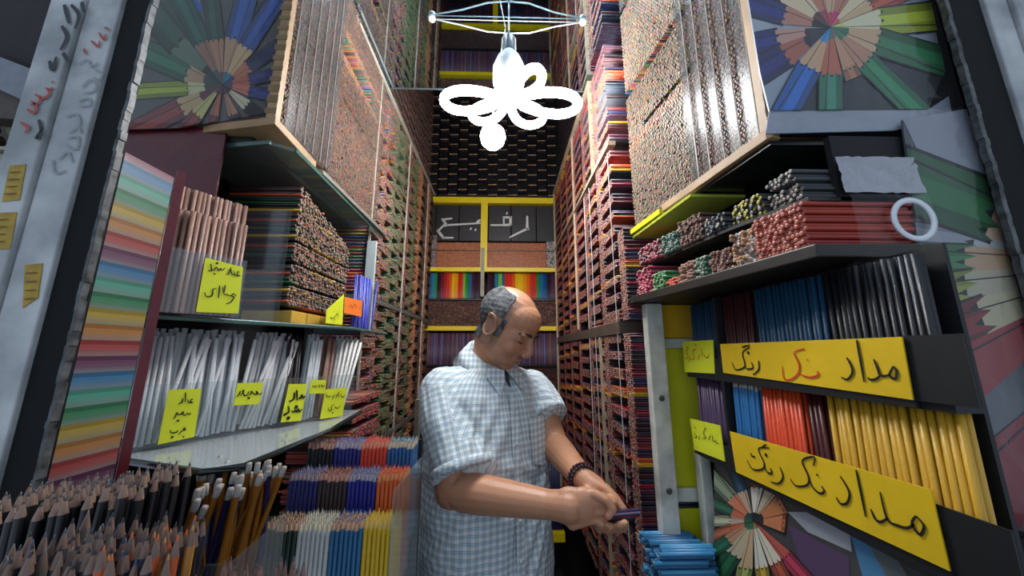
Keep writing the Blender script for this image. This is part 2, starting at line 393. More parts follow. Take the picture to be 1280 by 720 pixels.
# ---------------------------------------------------------------- right wall, deep part: bars between narrow pillars
def right_keep(Y, Z):
    t = Y-.93; c = np.floor(t/.20).astype(int); f = t-c*.20
    pillar = f < .05
    gap = (f >= .045) & (f < .075)
    per = .054; ph = np.where(Z > .10, 0, .018)+(c % 3)*.012
    bar = ((Z+ph+10) % per) < .027
    railz = (np.abs(Z-.07) < .018) | ((np.abs(Z-.685) < .01) & (Y > 1.0))
    low = Y < 2.2
    return (pillar | (bar & ~gap)) & ~railz & low & ~((Y < 1.0) & (Z > .36))
eR = np.array([.93, 1.13, 1.33, 1.53, 1.73, 1.93])
def palR_wood(Y, Z):
    n = len(Y); out = pick(P_woodp+P_wood, n)
    m = (Y > 1.55); out[m] = pick(P_woodo+P_woodp, m.sum())
    m = (Y > 1.35) & (Y < 1.55) & (Z > .2); out[m] = pick(P_woodp, m.sum())
    return out
def palR_core(Y, Z):
    out = pick(P_multi, len(Y)); m = Y > 1.5; out[m] = pick(P_red, m.sum()); return out
ends_wall('pencil_stack', 'bars of stacked coloured pencils on right wall beside the shopkeeper, bright painted sides showing', XR, 1, .93, 2.24, -.80, 1.085, right_keep, layered(P_sides), palR_wood, palR_core)
rackR = thing('wall_rack', 'pale framed timber rack holding pencil bars on the right wall', 'rack', (XR+.1, 1.6, -.9))
MB().box(XR-.004, XR+.17, 1.0, 2.24, .052, .088).obj('shelf_board', mat('dark_rail', '55483f', .5, noise=.3), rackR)
MB().box(XR-.006, XR+.02, 1.0, 2.2, .677, .692).obj('middle_rail', M_wood_rail, rackR)
MB().box(XR-.008, XR+.02, 1.2, 2.2, 1.09, 1.106).obj('top_rail', M_wood_rail, rackR)
for y, z0, z1 in ((1.205, .69, 1.09), (1.56, .10, 1.09), (2.19, -.8, 1.1), (1.21, -.8, .05)): MB().box(XR-.007, XR+.01, y, y+.007, z0, z1).obj('upright', M_wood_rail, rackR)
MB().box(XR+.2, XR+.215, .93, 2.3, -1.55, 1.9).obj('back_panel', M_dark, rackR)
for k, y in enumerate((1.02, 1.27, 1.36)): MB().tube([(XR-.003, y, .66 if y > 1 else .6), (XR-.003, y+.004, -.6)], .0011, 6).obj('hanging_wire', M_cord, rackR)

# ---------------------------------------------------------------- back wall
YB = 2.25
def ends_back(name, label, x0, x1, z0, z1, y, body, wood, core, r=.0036, keep=None, style='lite'):
    dx = r*2; dz = r*1.76; xs = np.arange(x0+r, x1, dx); zs = np.arange(z0+r, z1, dz)
    X, Z = np.meshgrid(xs, zs); X = X+((np.arange(len(zs)) % 2)*r)[:, None]; X = X.ravel(); Z = Z.ravel(); n = len(X)
    base = np.stack([X, y+.1+rng.uniform(0, .005, n), Z], 1)
    me = pencils_mesh(name, style, base, np.tile([[0., -1, 0]], (n, 1)), np.full(n, .1), np.full(n, r*1.02), np.full(n, .5), {0: pick(body, n), 1: pick(wood, n)*(1+rng.uniform(-.3, .2, (n, 1))), 2: pick(core, n)})
    o = link(name, me); tag(o, label, 'pencils', kind='stuff'); return o
def row_back(name, label, x0, x1, z0, z1, y, colfn, r=.0042, group=None, single=False):
    n = int((x1-x0)/(2*r))
    X = x0+r+np.arange(n)*2*r; base = np.stack([X, np.full(n, y), np.full(n, z0)], 1); b = colfn(X)
    me = pencils_mesh(name, 'flat', base, np.tile([[0., 0, 1]], (n, 1)), np.full(n, z1-z0)+rng.uniform(-.003, .003, n), np.full(n, r), np.full(n, .5), {0: b, 1: pick(P_wood, n), 2: b})
    o = link(name, me); tag(o, label, 'pencils', kind='stuff'); return o
bk = thing('back_rack', 'yellow framed rack covering the back wall behind the shopkeeper', 'rack', (-.08, YB, -1.2))
for z, h in ((1.055, .022), (.548, .015), (.148, .015), (-.30, .014), (-1.09, .025)):
    MB().box(-.545, .37, YB-.03, YB+.02, z-h, z+h).obj('crossbeam', M_yellow, bk, bevel=.002)
MB().box(-.165, -.118, YB-.034, YB, .548, 1.04).obj('centre_post', M_yellow, bk)
MB().box(-.16, -.135, YB-.036, YB, .36, .70).obj('centre_post', mat('scuffed_beige', 'a39a84', .6, noise=.3), bk)
MB().box(-.10, -.06, YB-.034, YB, -.9, -.31).obj('centre_post', M_yellow, bk)
MB().box(-.55, .38, YB+.12, YB+.14, -1.55, 1.05).obj('back_panel', M_dark, bk)
for z in (.345, -.09, -.55): MB().box(-.54, .37, YB-.01, YB+.1, z-.006, z+.003).obj('shelf_board', M_board, bk)
for z in (.69,): MB().box(-.54, .37, YB+.0, YB+.1, z-.003, z+.003).obj('shelf_board', M_board, bk)
ends_back('pencil_stack', 'orange-brown pencil ends stacked under the white letters on back wall', -.47, .29, .565, .752, YB, P_woodo, C('c07850', 'b06a48', 'd08a5a', 'b8603c', 'c88a60'), P_red, style='flat')
ends_back('pencil_stack', 'pale pencil ends in the narrow left column of back wall', -.54, -.475, .565, .80, YB, P_wood, C('b0a49c', 'c9b8b4', '8a7468', '9a7aa0'), P_multi)
ends_back('pencil_stack', 'white-ringed pencil ends in the narrow right column of back wall', .295, .365, .565, .76, YB, P_dark, C('d8d0cc', 'b4a8a4', '6a4a40', 'e0dcd8'), P_multi)
ends_back('pencil_stack', 'mottled pencil ends between the rainbow row and lower yellow beam', -.54, .37, .165, .338, YB, P_multi, C('7a5040', '4a3028', '9a6a4c', '3a2a28', '5a3a44', '8a7060'), P_multi)
ends_back('pencil_stack', 'dark red-brown pencil ends beneath the striped row on back wall', -.54, .37, -.285, -.095, YB, P_dark, C('5a2a28', '3a2020', '7a4030', '2a1c20'), P_dark)
rb = C('23527a', '2c86a0', '3aa05a', '8ac04a', 'b02a3a', '8a1c2c', 'd8392a', 'e86a1c', 'f0c41c', 'f0a01c', 'e85a1c', 'd83024', '2f8f4a', '2a6fa6', '1f4f86', '5a2f4a', '3a2030', '482838')
rbn = np.array(rb)
def rbfn(x0, x1, seq): 
    s = np.array(seq)
    return lambda X: rbn[s[np.clip(((X-x0)/(x1-x0)*len(s)).astype(int), 0, len(s)-1)]]*(1+rng.uniform(-.15, .1, (len(X), 1)))
row_back('pencil_row', 'rainbow of upright pencils on back wall, left of the centre post', -.535, -.165, .352, .53, YB+.005, rbfn(-.535, -.165, [0, 13, 1, 2, 16, 5, 4, 6, 7, 8, 9, 11, 6, 3, 12, 13, 15, 16, 17]))
row_back('pencil_row', 'rainbow of upright pencils on back wall, right of the centre post', -.115, .37, .352, .53, YB+.005, rbfn(-.115, .37, [17, 16, 1, 3, 13, 6, 11, 7, 8, 8, 9, 7, 6, 11, 12, 13, 14, 16, 15, 17]))
row_back('pencil_row', 'muted purple and brown striped row of upright pencils below lower yellow beam', -.54, .37, -.085, .13, YB+.005, lambda X: pick(C('5a3848', '6a4a66', '44305a', '7a5040', '4a3040', '6a6a8a'), len(X)))
row_back('pencil_row', 'dark red and blue upright pencils low on back wall behind the man', -.54, .37, -.54, -.33, YB+.005, lambda X: pick(C('4a1c24', '24264a', '5a2a2a', '1c1c2c'), len(X)))
row_back('pencil_row', 'navy upright pencils above the lowest yellow beam', -.54, .37, -1.06, -.62, YB+.005, lambda X: pick(C('1a1f4a', '20264f', '14183a'), len(X)), r=.006)
# lettering boxes and the word made of white pencils
lb = thing('letter_board', 'dark box fronts with a word spelled in white pencil strips above orange ends', 'sign', (-.08, YB, .75))
for k, (a, b) in enumerate(((-.54, -.49), (-.485, -.325), (-.32, -.17), (-.112, .045), (.05, .225), (.23, .365))):
    MB().box(a, b, YB+.004, YB+.1, .762, 1.03).obj('dark_box', mat('dark_pack', '2a2426', .5, noise=.4, nscale=30), lb, bevel=.002)
def bkp(px, py): return atY(px, py, YB-.004)
o_ = (535, 255); s_ = 1280/165.
W = [[(235, 140), (145, 152), (180, 205), (530, 185)], [(470, 185), (510, 150)], [(160, 200), (98, 262), (150, 328), (248, 328)], [(605, 205), (740, 205), (800, 200), (800, 130), (735, 130), (735, 200)], [(962, 115), (962, 240), (790, 325)]]
for l_ in sc(o_, s_, W): strokes('letter_strip', [[p for a, b in zip(l_[:-1], l_[1:]) for p in (a, b)]], bkp, .019, mat('white_pencil_strip', 'd6d2cc', .5), lb)
strokes('letter_dots', [sc(o_, s_, [[(x-7, y), (x+7, y+6)]])[0] for x, y in ((415, 238), (462, 248), (765, 88))], bkp, .022, mat('white_pencil_strip', 'd6d2cc'), lb)
# checkered dark cartons on the upper back wall
cm = bpy.data.meshes.new('carton_front'); cw = .0655
bmx = bmesh.new(); bmesh.ops.create_cube(bmx, size=1, matrix=Matrix.Diagonal((cw*.94, .06, .060, 1))); bmesh.ops.bevel(bmx, geom=bmx.edges[:], offset=.002, segments=1); bmx.to_mesh(cm); bmx.free()
cm.materials.append(mat('black_carton', '131317', .35, noise=.4, nscale=40))
nE = 8
em = pencils_mesh('end_row', 'flat', np.stack([np.linspace(-.027, .027, nE), np.full(nE, .03), rng.uniform(-.002, .002, nE)], 1), np.tile([[0., -1, 0]], (nE, 1)), np.full(nE, .062), np.full(nE, .0036), np.full(nE, .4), {0: pick(P_dark, nE), 1: shade(lin('e6bd8c'), nE, .3), 2: pick(P_woodo, nE)})
for ci in range(13):
    for ri in range(11):
        x = -.515+ci*.0715; z = 1.128+ri*.079+(ci % 2)*.0395
        if z > 1.96: continue
        t = _thl('pencil_carton', 'small black pencil carton in the checkered stack high on back wall, tan pencil ends beneath', 'carton', (x, YB, z), 'black cartons stacked in checkered pattern')
        a = link('carton_front', cm, t); a.location = (0, .02, 0); b = link('end_row', em, t); b.location = (0, .0, -.035)
upbk = thing('upper_back_panel', 'dark backing panel behind the checkered cartons', 'panel', (0, YB+.1, 1.1)); MB().box(-.56, .42, YB+.09, YB+.1, 1.08, 2.15).obj('panel_sheet', M_dark, upbk)
MB().box(-.55, .40, YB+.05, YB+.09, 1.08, 2.0).obj('dark_row_filler', mat('dark_filler', '1c181a', .6, noise=.5, nscale=50), upbk)

# ---------------------------------------------------------------- left top unit
def xl(Y): return -.485-.015*np.clip((Y-.65)/.6, 0, 1)
def ltop_keep(Y, Z):
    return ~((np.abs(Z-.90) < .008) & (Y > .86)) & ~((Z > .905) & (Z < .955) & (Y > .87) & (Y < 1.1)) & ~((np.abs(Z-.76) < .004) & (Y > .9))
def ltop_wood(Y, Z):
    out = pick(C('75584a', '644a3e', '856856', '523c34', '7c5e4e', '5e5a44'), len(Y))
    m = (Z > .87) & (Z < .9) & (Y > .85); out[m] = pick(P_woodo, m.sum()); m = (Z > .955) & (Z < .985) & (Y > .85); out[m] = pick(P_woodo, m.sum())
    return out
ends_wall('pencil_stack', 'wall of tightly stacked pencil ends in the upper left cabinet behind clear strips', xl, -1, .655, 1.255, .482, 1.115, ltop_keep, P_dark+P_brown+P_multi+P_green, ltop_wood, P_multi)
lc = thing('display_cabinet', 'upper left cabinet with plywood base and front post beside pencil poster', 'cabinet', (-.6, .7, .47))
MB().slab([(-.715, .672), (-.476, .628), (-.486, .80), (-.715, .82)], .462, .48).obj('base_board', M_plywood, lc, bevel=.001)
MB().box(-.50, -.48, .632, .648, .48, 1.11).obj('front_post', M_plywood, lc, bevel=.001)
for k in range(24):
    z = .49+k*.026; MB().box(-.503, -.4785, .6312, .6325, z, z+random.uniform(.008, .018)).obj('tape_patch', mat('brown_tape', '8d7450', .35, noise=.3), lc)
MB().box(-.80, -.50, .66, .67, .48, 1.11).obj('front_panel', M_dark, lc)
for y in (.665, .70, .735, .77, .805, .835):
    MB().box(-.4835, -.4825, y, y+.030, .484, 1.11).obj('clear_strip', film('clear_strip_film', .03, (.80, .79, .78), .25, refl=.25) if y == .665 else bpy.data.materials['clear_strip_film'], lc)
    MB().tube([(-.481, y, .484), (-.481, y, 1.11)], .0012, 6).obj('strip_seam', mat('seam', 'a49c94', .3), lc)
# glass shelf beneath
lg = thing('glass_shelf', 'greenish glass shelf running under the upper left cabinet', 'shelf', (-.55, .9, .44))
MB().slab([(-.74, .70), (-.505, .665), (-.47, .69), (-.482, 1.27), (-.66, 1.27)], .438, .446).obj('glass_sheet', M_glass, lg)
MB().hexa([(-.47, .69, .437), (-.466, .69, .437), (-.478, 1.27, .437), (-.482, 1.27, .437)], [(-.47, .69, .447), (-.466, .69, .447), (-.478, 1.27, .447), (-.482, 1.27, .447)]).obj('glass_edge', M_glassedge, lg)
MB().hexa([(-.74, .694, .437), (-.505, .659, .437), (-.505, .665, .437), (-.74, .70, .437)], [(-.74, .694, .447), (-.505, .659, .447), (-.505, .665, .447), (-.74, .70, .447)]).obj('glass_edge', M_glassedge, lg)
MB().box(-.482, -.466, .80, 1.27, .447, .458).obj('aluminium_channel', mat('alu_channel', 'a9a59a', .35, metal=.6), lg)
MB().box(-.75, -.55, .67, 1.2, .448, .46).obj('dark_underlay', M_board, lg)
# ---------------------------------------------------------------- left middle shelf (z .06)
ZB = .062; ZC = -.16
def dl(t):  # diagonal front line of the left display, t 0..1 near..far
    return Vector((-.615+.205*t, .595+.33*t, 0))
dN = (dl(1)-dl(0)).normalized(); dO = Vector((dN.y, -dN.x, 0))   # outward (towards aisle / camera)
sh = thing('glass_shelf', 'dark-edged glass shelf above the white pencils on the left', 'shelf', (-.6, .8, ZB))
MB().slab([(-.66, .60), (-.60, .575), (-.40, .885), (-.40, 1.15), (-.66, 1.15)], ZB-.008, ZB).obj('glass_sheet', mat('dark_glass', '232a28', .12, noise=.3, spec=.8), sh, bevel=.001)
MB().slab([(-.66, .597), (-.60, .571), (-.396, .883), (-.40, .885), (-.60, .575), (-.66, .60)], ZB-.010, ZB+.002).obj('glass_edge', M_glassedge, sh) if False else None
MB().tube([(-.66, .598, ZB-.004), (-.60, .573, ZB-.004), (-.398, .885, ZB-.004), (-.398, 1.15, ZB-.004)], .0045, 8).obj('glass_edge', M_glassedge, sh)
lwp = 'unpainted brown wooden pencil standing behind the neon label on the left shelf'
mw = pencil_data('bare_wood', 'flat', lin('a8806e'), L=.18, wood=lin('b8907a'), core=GRAPH)
mw2 = pencil_data('bare_wood_dark', 'flat', lin('8e6a5c'), L=.18, wood=lin('b8907a'), core=GRAPH)
A0 = Vector((-.585, .515, 0)); A1 = Vector((-.505, .645, 0)); ad = (A1-A0).normalized(); an = Vector((ad.y, -ad.x, 0))
for row in range(4):
    n = int((A1-A0).length/.0078)
    for i in range(n):
        if row < 1 and i < n*.42: continue
        b = A0+ad*(i*.0078+.003)-an*(row*.0078)
        zb = ZB+.001+(.0 if row < 2 else .045)
        pencil(mw if random.random() < .6 else mw2, (b.x, b.y, zb), (random.uniform(-.01, .01), random.uniform(-.01, .01), 1), lwp, 'bare wooden pencils on the left middle shelf', name='wooden_pencil')
ri = thing('riser_block', 'dark riser block under the back row of bare wooden pencils', 'block', (-.57, .6, ZB)); q0 = A0-an*.012; q1 = A1-an*.012; q2 = A1-an*.034; q3 = A0-an*.034
MB().slab([(q0.x, q0.y), (q1.x, q1.y), (q2.x, q2.y), (q3.x, q3.y)], ZB+.001, ZB+.0445).obj('block_body', mat('riser_brown', '3a2622', .6, noise=.3), ri)
def quad_plane(A, ad_, an_, off):
    """plane through point A spanned by ad_ and z"""
    n = an_
    P0 = A+an_*off
    def f(px, py):
        r = ray(px, py); return r*(P0.dot(n)/r.dot(n))
    return f
def card(nm, label, corners, plane, m, th=.0012, parent=None, cat='label', group=None, extra=None):
    P = [plane(*c) for c in corners]; c = sum(P, Vector())/4
    t = thing(nm, label, cat, tuple(c), group) if parent is None else parent
    n = (P[1]-P[0]).cross(P[3]-P[0]).normalized()
    if n.dot(c) > 0: n = -n
    mb = MB(); mb.hexa([p-n*th for p in P], P); mb.obj('paper', m, t); return t
plB = quad_plane(A0, ad, an, .008)
ac = thing('acrylic_front', 'clear acrylic front standing before the bare wooden pencils', 'acrylic panel', (-.54, .58, ZB))
e0 = A0+an*.006; e1 = A1+an*.006
MB().hexa([(e0.x, e0.y, ZB+.001), (e1.x, e1.y, ZB+.001), (e1.x-an.x*.002, e1.y-an.y*.002, ZB+.001), (e0.x-an.x*.002, e0.y-an.y*.002, ZB+.001)],
          [(e0.x, e0.y, ZB+.11), (e1.x, e1.y, ZB+.11), (e1.x-an.x*.002, e1.y-an.y*.002, ZB+.11), (e0.x-an.x*.002, e0.y-an.y*.002, ZB+.11)]).obj('acrylic_sheet', M_acr, ac)
t = card('paper_label', 'neon yellow label with two lines of handwriting on the upper left shelf', [(257, 322), (304, 334), (298, 392), (245, 390)], plB, M_label, extra=None)
L1 = [[(555, 215), (535, 200), (525, 235), (555, 250), (520, 250), (500, 240), (480, 190)], [(500, 240), (460, 225), (450, 150)], [(440, 170), (430, 220), (405, 235)],
      [(385, 160), (350, 185), (330, 165), (310, 190), (280, 150), (250, 190), (215, 170)], [(215, 110), (225, 185), (185, 190)], [(245, 220), (275, 232)], [(290, 105)],
      [(515, 490), (480, 460), (460, 490), (490, 500), (450, 560), (395, 575)], [(470, 490), (430, 480), (400, 470), (370, 460), (355, 380)], [(385, 360), (375, 440)], [(320, 365), (308, 515)], [(280, 400), (240, 410), (240, 450), (220, 490), (160, 490), (145, 440)]]
strokes('handwriting', sc((240, 318), 655/70., L1), plB, .0022, M_ink, t)
# stack of mixed coloured pencils lying with ends to the aisle
def mkeep(Y, Z): return (((Z-.1+np.floor(0*Y)) % .052) < .048) & (Z < .40-(Y-.75)*.28)
ends_wall('pencil_stack', 'tall stack of lying coloured pencils on left shelf, ends out, green and yellow sides showing', -.49, -1, .765, 1.04, .096, .395, mkeep,
          layered(C('1d3a26', '14181a', '22602c', '101214', '0f1a16', 'c09a20', '15181a', '3a1416', '18301e', 'b0401c'), .0065), C('9a7a68', '8a6a5a', 'a88c78', '6a5a4a'), P_multi, style='flat', pw=.0, r=.0037, prot=lambda Y, Z: rng.uniform(0, .006, len(Y)))
yb = thing('yellow_pack', 'flat yellow pencil pack lying under the stack of coloured pencils', 'box', (-.5, .85, ZB))
for i in range(4): MB().box(-.60, -.486, .775+i*.062, .835+i*.062, ZB+.001, ZB+.030).obj('pack_body', mat('ochre_pack', 'c99f3c', .5, noise=.2), yb, bevel=.002)
ac2 = thing('acrylic_front', 'clear acrylic divider at the near end of the mixed pencil stack', 'acrylic panel', (-.55, .74, ZB))
MB().box(-.70, -.495, .742, .7445, ZB+.001, ZB+.26).obj('acrylic_sheet', M_acr, ac2)
bl = pencil_data('blue_plastic', 'flat', lin('4a4fae'), L=.17, wood=lin('8a8cc4'), core=lin('8a8cc4'))
for i in range(20):
    b = Vector((-.478+random.uniform(0, .02), 1.065+i*.006, ZB+.012)); pencil(bl, b, (random.uniform(-.05, .05), random.uniform(-.12, .12), 1), 'violet blue plastic pencil standing beyond the mixed stack, above the orange tag', 'violet blue pencils on the left shelf', name='plastic_pencil')
pl2 = lambda px, py: atX(px, py, -.452)
t = card('paper_label', 'orange price tag in front of the violet blue pencils', [(431, 371), (453, 376), (452, 396), (430, 391)], pl2, mat('orange_paper', 'ee7a26', .7))
strokes('handwriting', [[(435, 384), (438, 381), (440, 385), (443, 380), (446, 385)], [(449, 383), (450, 387)]], pl2, .002, mat('dark_red_ink', '8a2410', .6), t)
t = card('paper_label', 'folded neon yellow label at the corner of the mixed pencil stack', [(408, 388), (430, 368), (428, 406), (407, 404)], lambda px, py: atX(px, py, -.455), M_label)
strokes('handwriting', [[(412, 396), (416, 398), (421, 392), (422, 396)], [(417, 401), (419, 398)]], lambda px, py: atX(px, py, -.455), .002, M_ink, t)
rail3 = thing('clear_tube', 'pale plastic holder standing behind the violet blue pencils', 'holder', (-.5, 1.2, ZB)); MB().box(-.505, -.47, 1.19, 1.2, ZB+.002, .40).obj('holder_body', mat('pale_plastic', 'b9c4c4', .25), rail3, bevel=.002)

# ---------------------------------------------------------------- left lower glass shelf with white pencils (z -.16)
sh2 = thing('glass_shelf', 'wide glass shelf carrying the white pencils, front corner cut', 'shelf', (-.5, .75, ZC))
MB().slab([(-.66, .62), (-.585, .572), (-.42, .518), (-.383, .54), (-.372, .76), (-.40, .99), (-.66, 1.05)], ZC-.010, ZC-.002).obj('glass_sheet', film('lower_shelf_glass', .35, (.75, .8, .78), .05), sh2, bevel=.001)
MB().tube([(-.66, .618, ZC-.006), (-.585, .570, ZC-.006), (-.42, .516, ZC-.006), (-.381, .539, ZC-.006), (-.370, .76, ZC-.006), (-.398, .99, ZC-.006)], .005, 8).obj('glass_edge', mat('dark_glass_edge', '202826', .15), sh2)
kinds = [(0, .40, 'white', 'white flat-topped pencil standing at the near end of the left glass shelf', 'white pencils behind the first label', lin('dedee0')),
         (.40, .60, 'white_b', 'white pencil leaning in the middle group on the left glass shelf', 'leaning white pencils in the middle of the left glass shelf', lin('d8d6d4')),
         (.60, .70, 'dark', 'dark brown pencil with silver print standing between white groups', 'dark brown pencils on the left glass shelf', lin('33262a')),
         (.70, .80, 'white_c', 'white pencil standing behind the bold lettered label', 'white pencils behind the bold label', lin('dcdfe0')),
         (.80, .88, 'woody', 'bare brown pencil standing near the far end of the glass shelf', 'brown pencils at the far end of the glass shelf', lin('9e7464')),
         (.88, 1.0, 'white_d', 'white pencil fanned outward at the far end of the glass shelf', 'fanned white pencils at the far end', lin('dedbd6'))]
LEN = (dl(1)-dl(0)).length
for a, b, k, lab, grp, colr in kinds:
    me = pencil_data('w_'+k, 'flat', colr, L=.182, wood=tuple(np.array(colr)*.9) if 'white' in k else WOOD, core=lin('9c9ca2') if 'white' in k else GRAPH)
    for row in range(3):
        n = int((b-a)*LEN/.0079)
        for i in range(n):
            p = dl(a)+dN*(i*.0079+.004)-dO*(row*.0085+.004)
            lean = random.uniform(-.02, .02)
            if k in ('white', 'white_b') and row == 0: lean = random.choice([0, 0, .10, .16, -.05])
            if k == 'white_b': lean += .10
            if k in ('white_c', 'woody'): lean += .06
            if k == 'white_d': lean = .10+.16*i/n
            ax = (Vector((0, 0, 1))+dN*lean-dO*(.04 if row else .0)).normalized()
            pencil(me, (p.x, p.y, ZC+.002+random.uniform(0, .004)+(0.008*row)), ax, lab, grp, join=row > 0, name='white_pencil' if 'white' in k else 'wooden_pencil')
ac3 = thing('acrylic_front', 'long clear acrylic front holding the white pencils and neon labels', 'acrylic panel', (-.5, .7, ZC))
f0 = dl(-.04)+dO*.012; f1 = dl(1.02)+dO*.012
# leaning sheet: top edge sits slightly forward
MB().hexa([f0+Vector((0, 0, ZC)), f1+Vector((0, 0, ZC)), f1-dO*.002+Vector((0, 0, ZC)), f0-dO*.002+Vector((0, 0, ZC))],
          [f0+dO*.006+Vector((0, 0, ZC+.105)), f1+dO*.006+Vector((0, 0, ZC+.100)), f1+dO*.004+Vector((0, 0, ZC+.100)), f0+dO*.004+Vector((0, 0, ZC+.105))]).obj('acrylic_sheet', M_acr, ac3)
plC = quad_plane(dl(0), dN, dO, .0215)
def lbl(label, corners, pl=plC): return card('paper_label', label, corners, pl, M_label)
t = lbl('neon yellow label with three lines of writing before the near white pencils', [(211, 487), (252, 486), (243, 546), (197, 556)])
strokes('handwriting', sc((190, 480), 9, [[(460, 180), (440, 170), (430, 200), (455, 210), (425, 210), (405, 205), (400, 170)], [(375, 95), (372, 205)], [(345, 160), (335, 205), (290, 225)],
    [(435, 320), (420, 345), (395, 330), (370, 350), (330, 335), (290, 345), (275, 320), (260, 370), (235, 390)], [(290, 412)], [(380, 490), (350, 500), (375, 515), (330, 530), (300, 570)], [(285, 520), (270, 545), (210, 545), (205, 515)], [(225, 598)], [(345, 585), (355, 600)], [(345, 320)]]), plC, .002, M_ink, t)
t = lbl('small neon yellow label with one written line on leaning white pencils', [(297, 479), (329, 478), (324, 505), (292, 507)])
strokes('handwriting', sc((285, 465), 8, [[(335, 205), (320, 225), (300, 215), (280, 190), (285, 225), (250, 215), (230, 190), (225, 225), (205, 230)], [(205, 190), (190, 230), (160, 235), (150, 205), (120, 240)], [(120, 190), (110, 220), (85, 250)], [(205, 260)], [(150, 190)]]), plC, .0024, M_ink, t)
t = lbl('neon yellow label with bold black lettering between dark and brown pencils', [(361, 480), (384, 480), (376, 526), (351, 528)])
strokes('handwriting', sc((285, 465), 8, [[(770, 235), (750, 260), (735, 230), (720, 265), (705, 255)], [(685, 180), (690, 285)], [(660, 205), (655, 270), (605, 295)], [(735, 370), (715, 400), (700, 370), (690, 400), (670, 380), (660, 400), (630, 390)], [(600, 340), (605, 400), (560, 425), (565, 440)], [(600, 460)], [(680, 350)]]), plC, .0042, M_ink, t)
t = lbl('tiny neon yellow label high on the brown pencils', [(389, 475), (408, 475), (406, 492), (386, 492)])
strokes('handwriting', sc((285, 465), 8, [[(965, 130), (950, 150), (935, 130), (925, 150)], [(915, 125), (905, 160)], [(885, 130), (880, 150), (860, 140), (850, 150), (840, 135)]]), plC, .002, M_ink, t)
t = lbl('neon yellow label before the fanned white pencils at the far end', [(407, 487), (434, 484), (428, 520), (400, 524)])
strokes('handwriting', sc((285, 465), 8, [[(1165, 230), (1150, 250), (1130, 240), (1120, 215)], [(1105, 195), (1100, 250)], [(1090, 225), (1075, 260)], [(1065, 225), (1050, 250), (1040, 275)], [(1030, 240), (990, 245), (980, 215)], [(1115, 340), (1090, 365), (1070, 350), (1060, 375)], [(1060, 325), (1030, 345), (1035, 380), (1005, 385), (1000, 355)], [(1045, 405)]]), plC, .002, M_ink, t)

# ---------------------------------------------------------------- left lower tiers
tiers = [(.62, -.274, -.391, ['20362a', 'c9cbc6', '2a6a96', 'dcb41c'], ['dark green', 'white', 'light blue', 'bright yellow'], [WOOD, lin('d8cfb4'), lin('c9a184'), lin('dcc06a')], [lin('23402f'), lin('9aa0a0'), lin('2a6a96'), lin('dcb41c')], 'front'),
         (.675, -.219, -.393, ['23246a', '3a2a2c', '23248a', 'd8642a'], ['navy', 'dark brown', 'royal blue', 'orange'], [lin('9a8a90'), PINKWOOD, lin('9a98a4'), lin('d88a5a')], [lin('55588a'), lin('6a3a30'), lin('55588a'), lin('c43a20')], 'middle'),
         (.73, -.178, -.395, ['17171c', '24297a', 'd8432a', '2a5f96'], ['black', 'indigo', 'vermilion', 'steel blue'], [PINKWOOD, lin('a89aa8'), lin('d88a70'), lin('c4b49a')], [GRAPH, lin('6a6a9a'), lin('d8432a'), lin('3a7a9a')], 'rear')]
sp = .0075
for Y0, zt, x0, bodies, names, woods, cores, rown in tiers:
    for bi, (bd, nm) in enumerate(zip(bodies, names)):
        tip = not (rown == 'front' and bi in ()) 
        me = pencil_data('tier_'+rown+str(bi), 'tip', lin(bd), L=.178, r=.0037, wood=woods[bi], core=cores[bi])
        for j in range(6):
            for i in range(7):
                x = x0+(bi*7+i)*sp+.0037+(bi*.0008); y = Y0+.004+j*sp
                pencil(me, (x+random.uniform(-.0004, .0004), y, zt-.178+random.uniform(-.003, .002)), (0, 0, 1), '%s sharpened pencil in the %s row of the stepped block' % (nm, rown), '%s pencils in the %s row of the stepped block' % (nm, rown), roll=math.pi/6, join=j > 0, name='sharpened_pencil')
st = thing('stepped_bin', 'dark stepped bin carrying the three rows of sharpened pencils', 'bin', (-.29, .7, -.6))
for Y0, zt, *_r in tiers: MB().box(-.40, -.178, Y0-.001, Y0+.051, -1.0, zt-.182).obj('step', M_board, st)
MB().box(-.1795, -.177, .60, .80, -.46, -.225).obj('acrylic_side', film('scratched_acrylic', .06, (.9, .95, .95), .12), st)
MB().box(-.40, -.1765, .785, .79, -.50, -.19).obj('back_sheet', M_board, st)
bp = thing('wooden_post', 'narrow weathered post at the aisle end of the stepped pencil block', 'post', (-.178, .84, -1)); MB().hexa([(-.172, .80, -1.5), (-.160, .80, -1.5), (-.160, .82, -1.5), (-.172, .82, -1.5)], [(-.222, .88, -.12), (-.212, .88, -.12), (-.212, .90, -.12), (-.222, .90, -.12)]).obj('post_body', mat('weathered_wood', '6a5a48', .7, noise=.4, nscale=30, bump=.3), bp)
fl = thing('filler_cabinet', 'dark cabinet body behind the stepped pencil block', 'cabinet', (-.4, 1, -1.5))
MB().box(-.66, -.5, .80, 1.18, -1.5, -.42).obj('cabinet_body', M_board, fl); MB().box(-.66, -.56, .62, .80, -1.5, -.45).obj('cabinet_side', M_board, fl)
def lk(Y, Z): return ((Z % .05) < .032)
ends_wall('pencil_stack', 'red and pink mixed pencil ends low on left behind the stepped block', -.42, -1, .99, 1.19, -.60, -.13, lk, P_red+P_multi, C('a8706c', '9a5a60', 'b88478', 'c02a50'), P_red, prot=None)
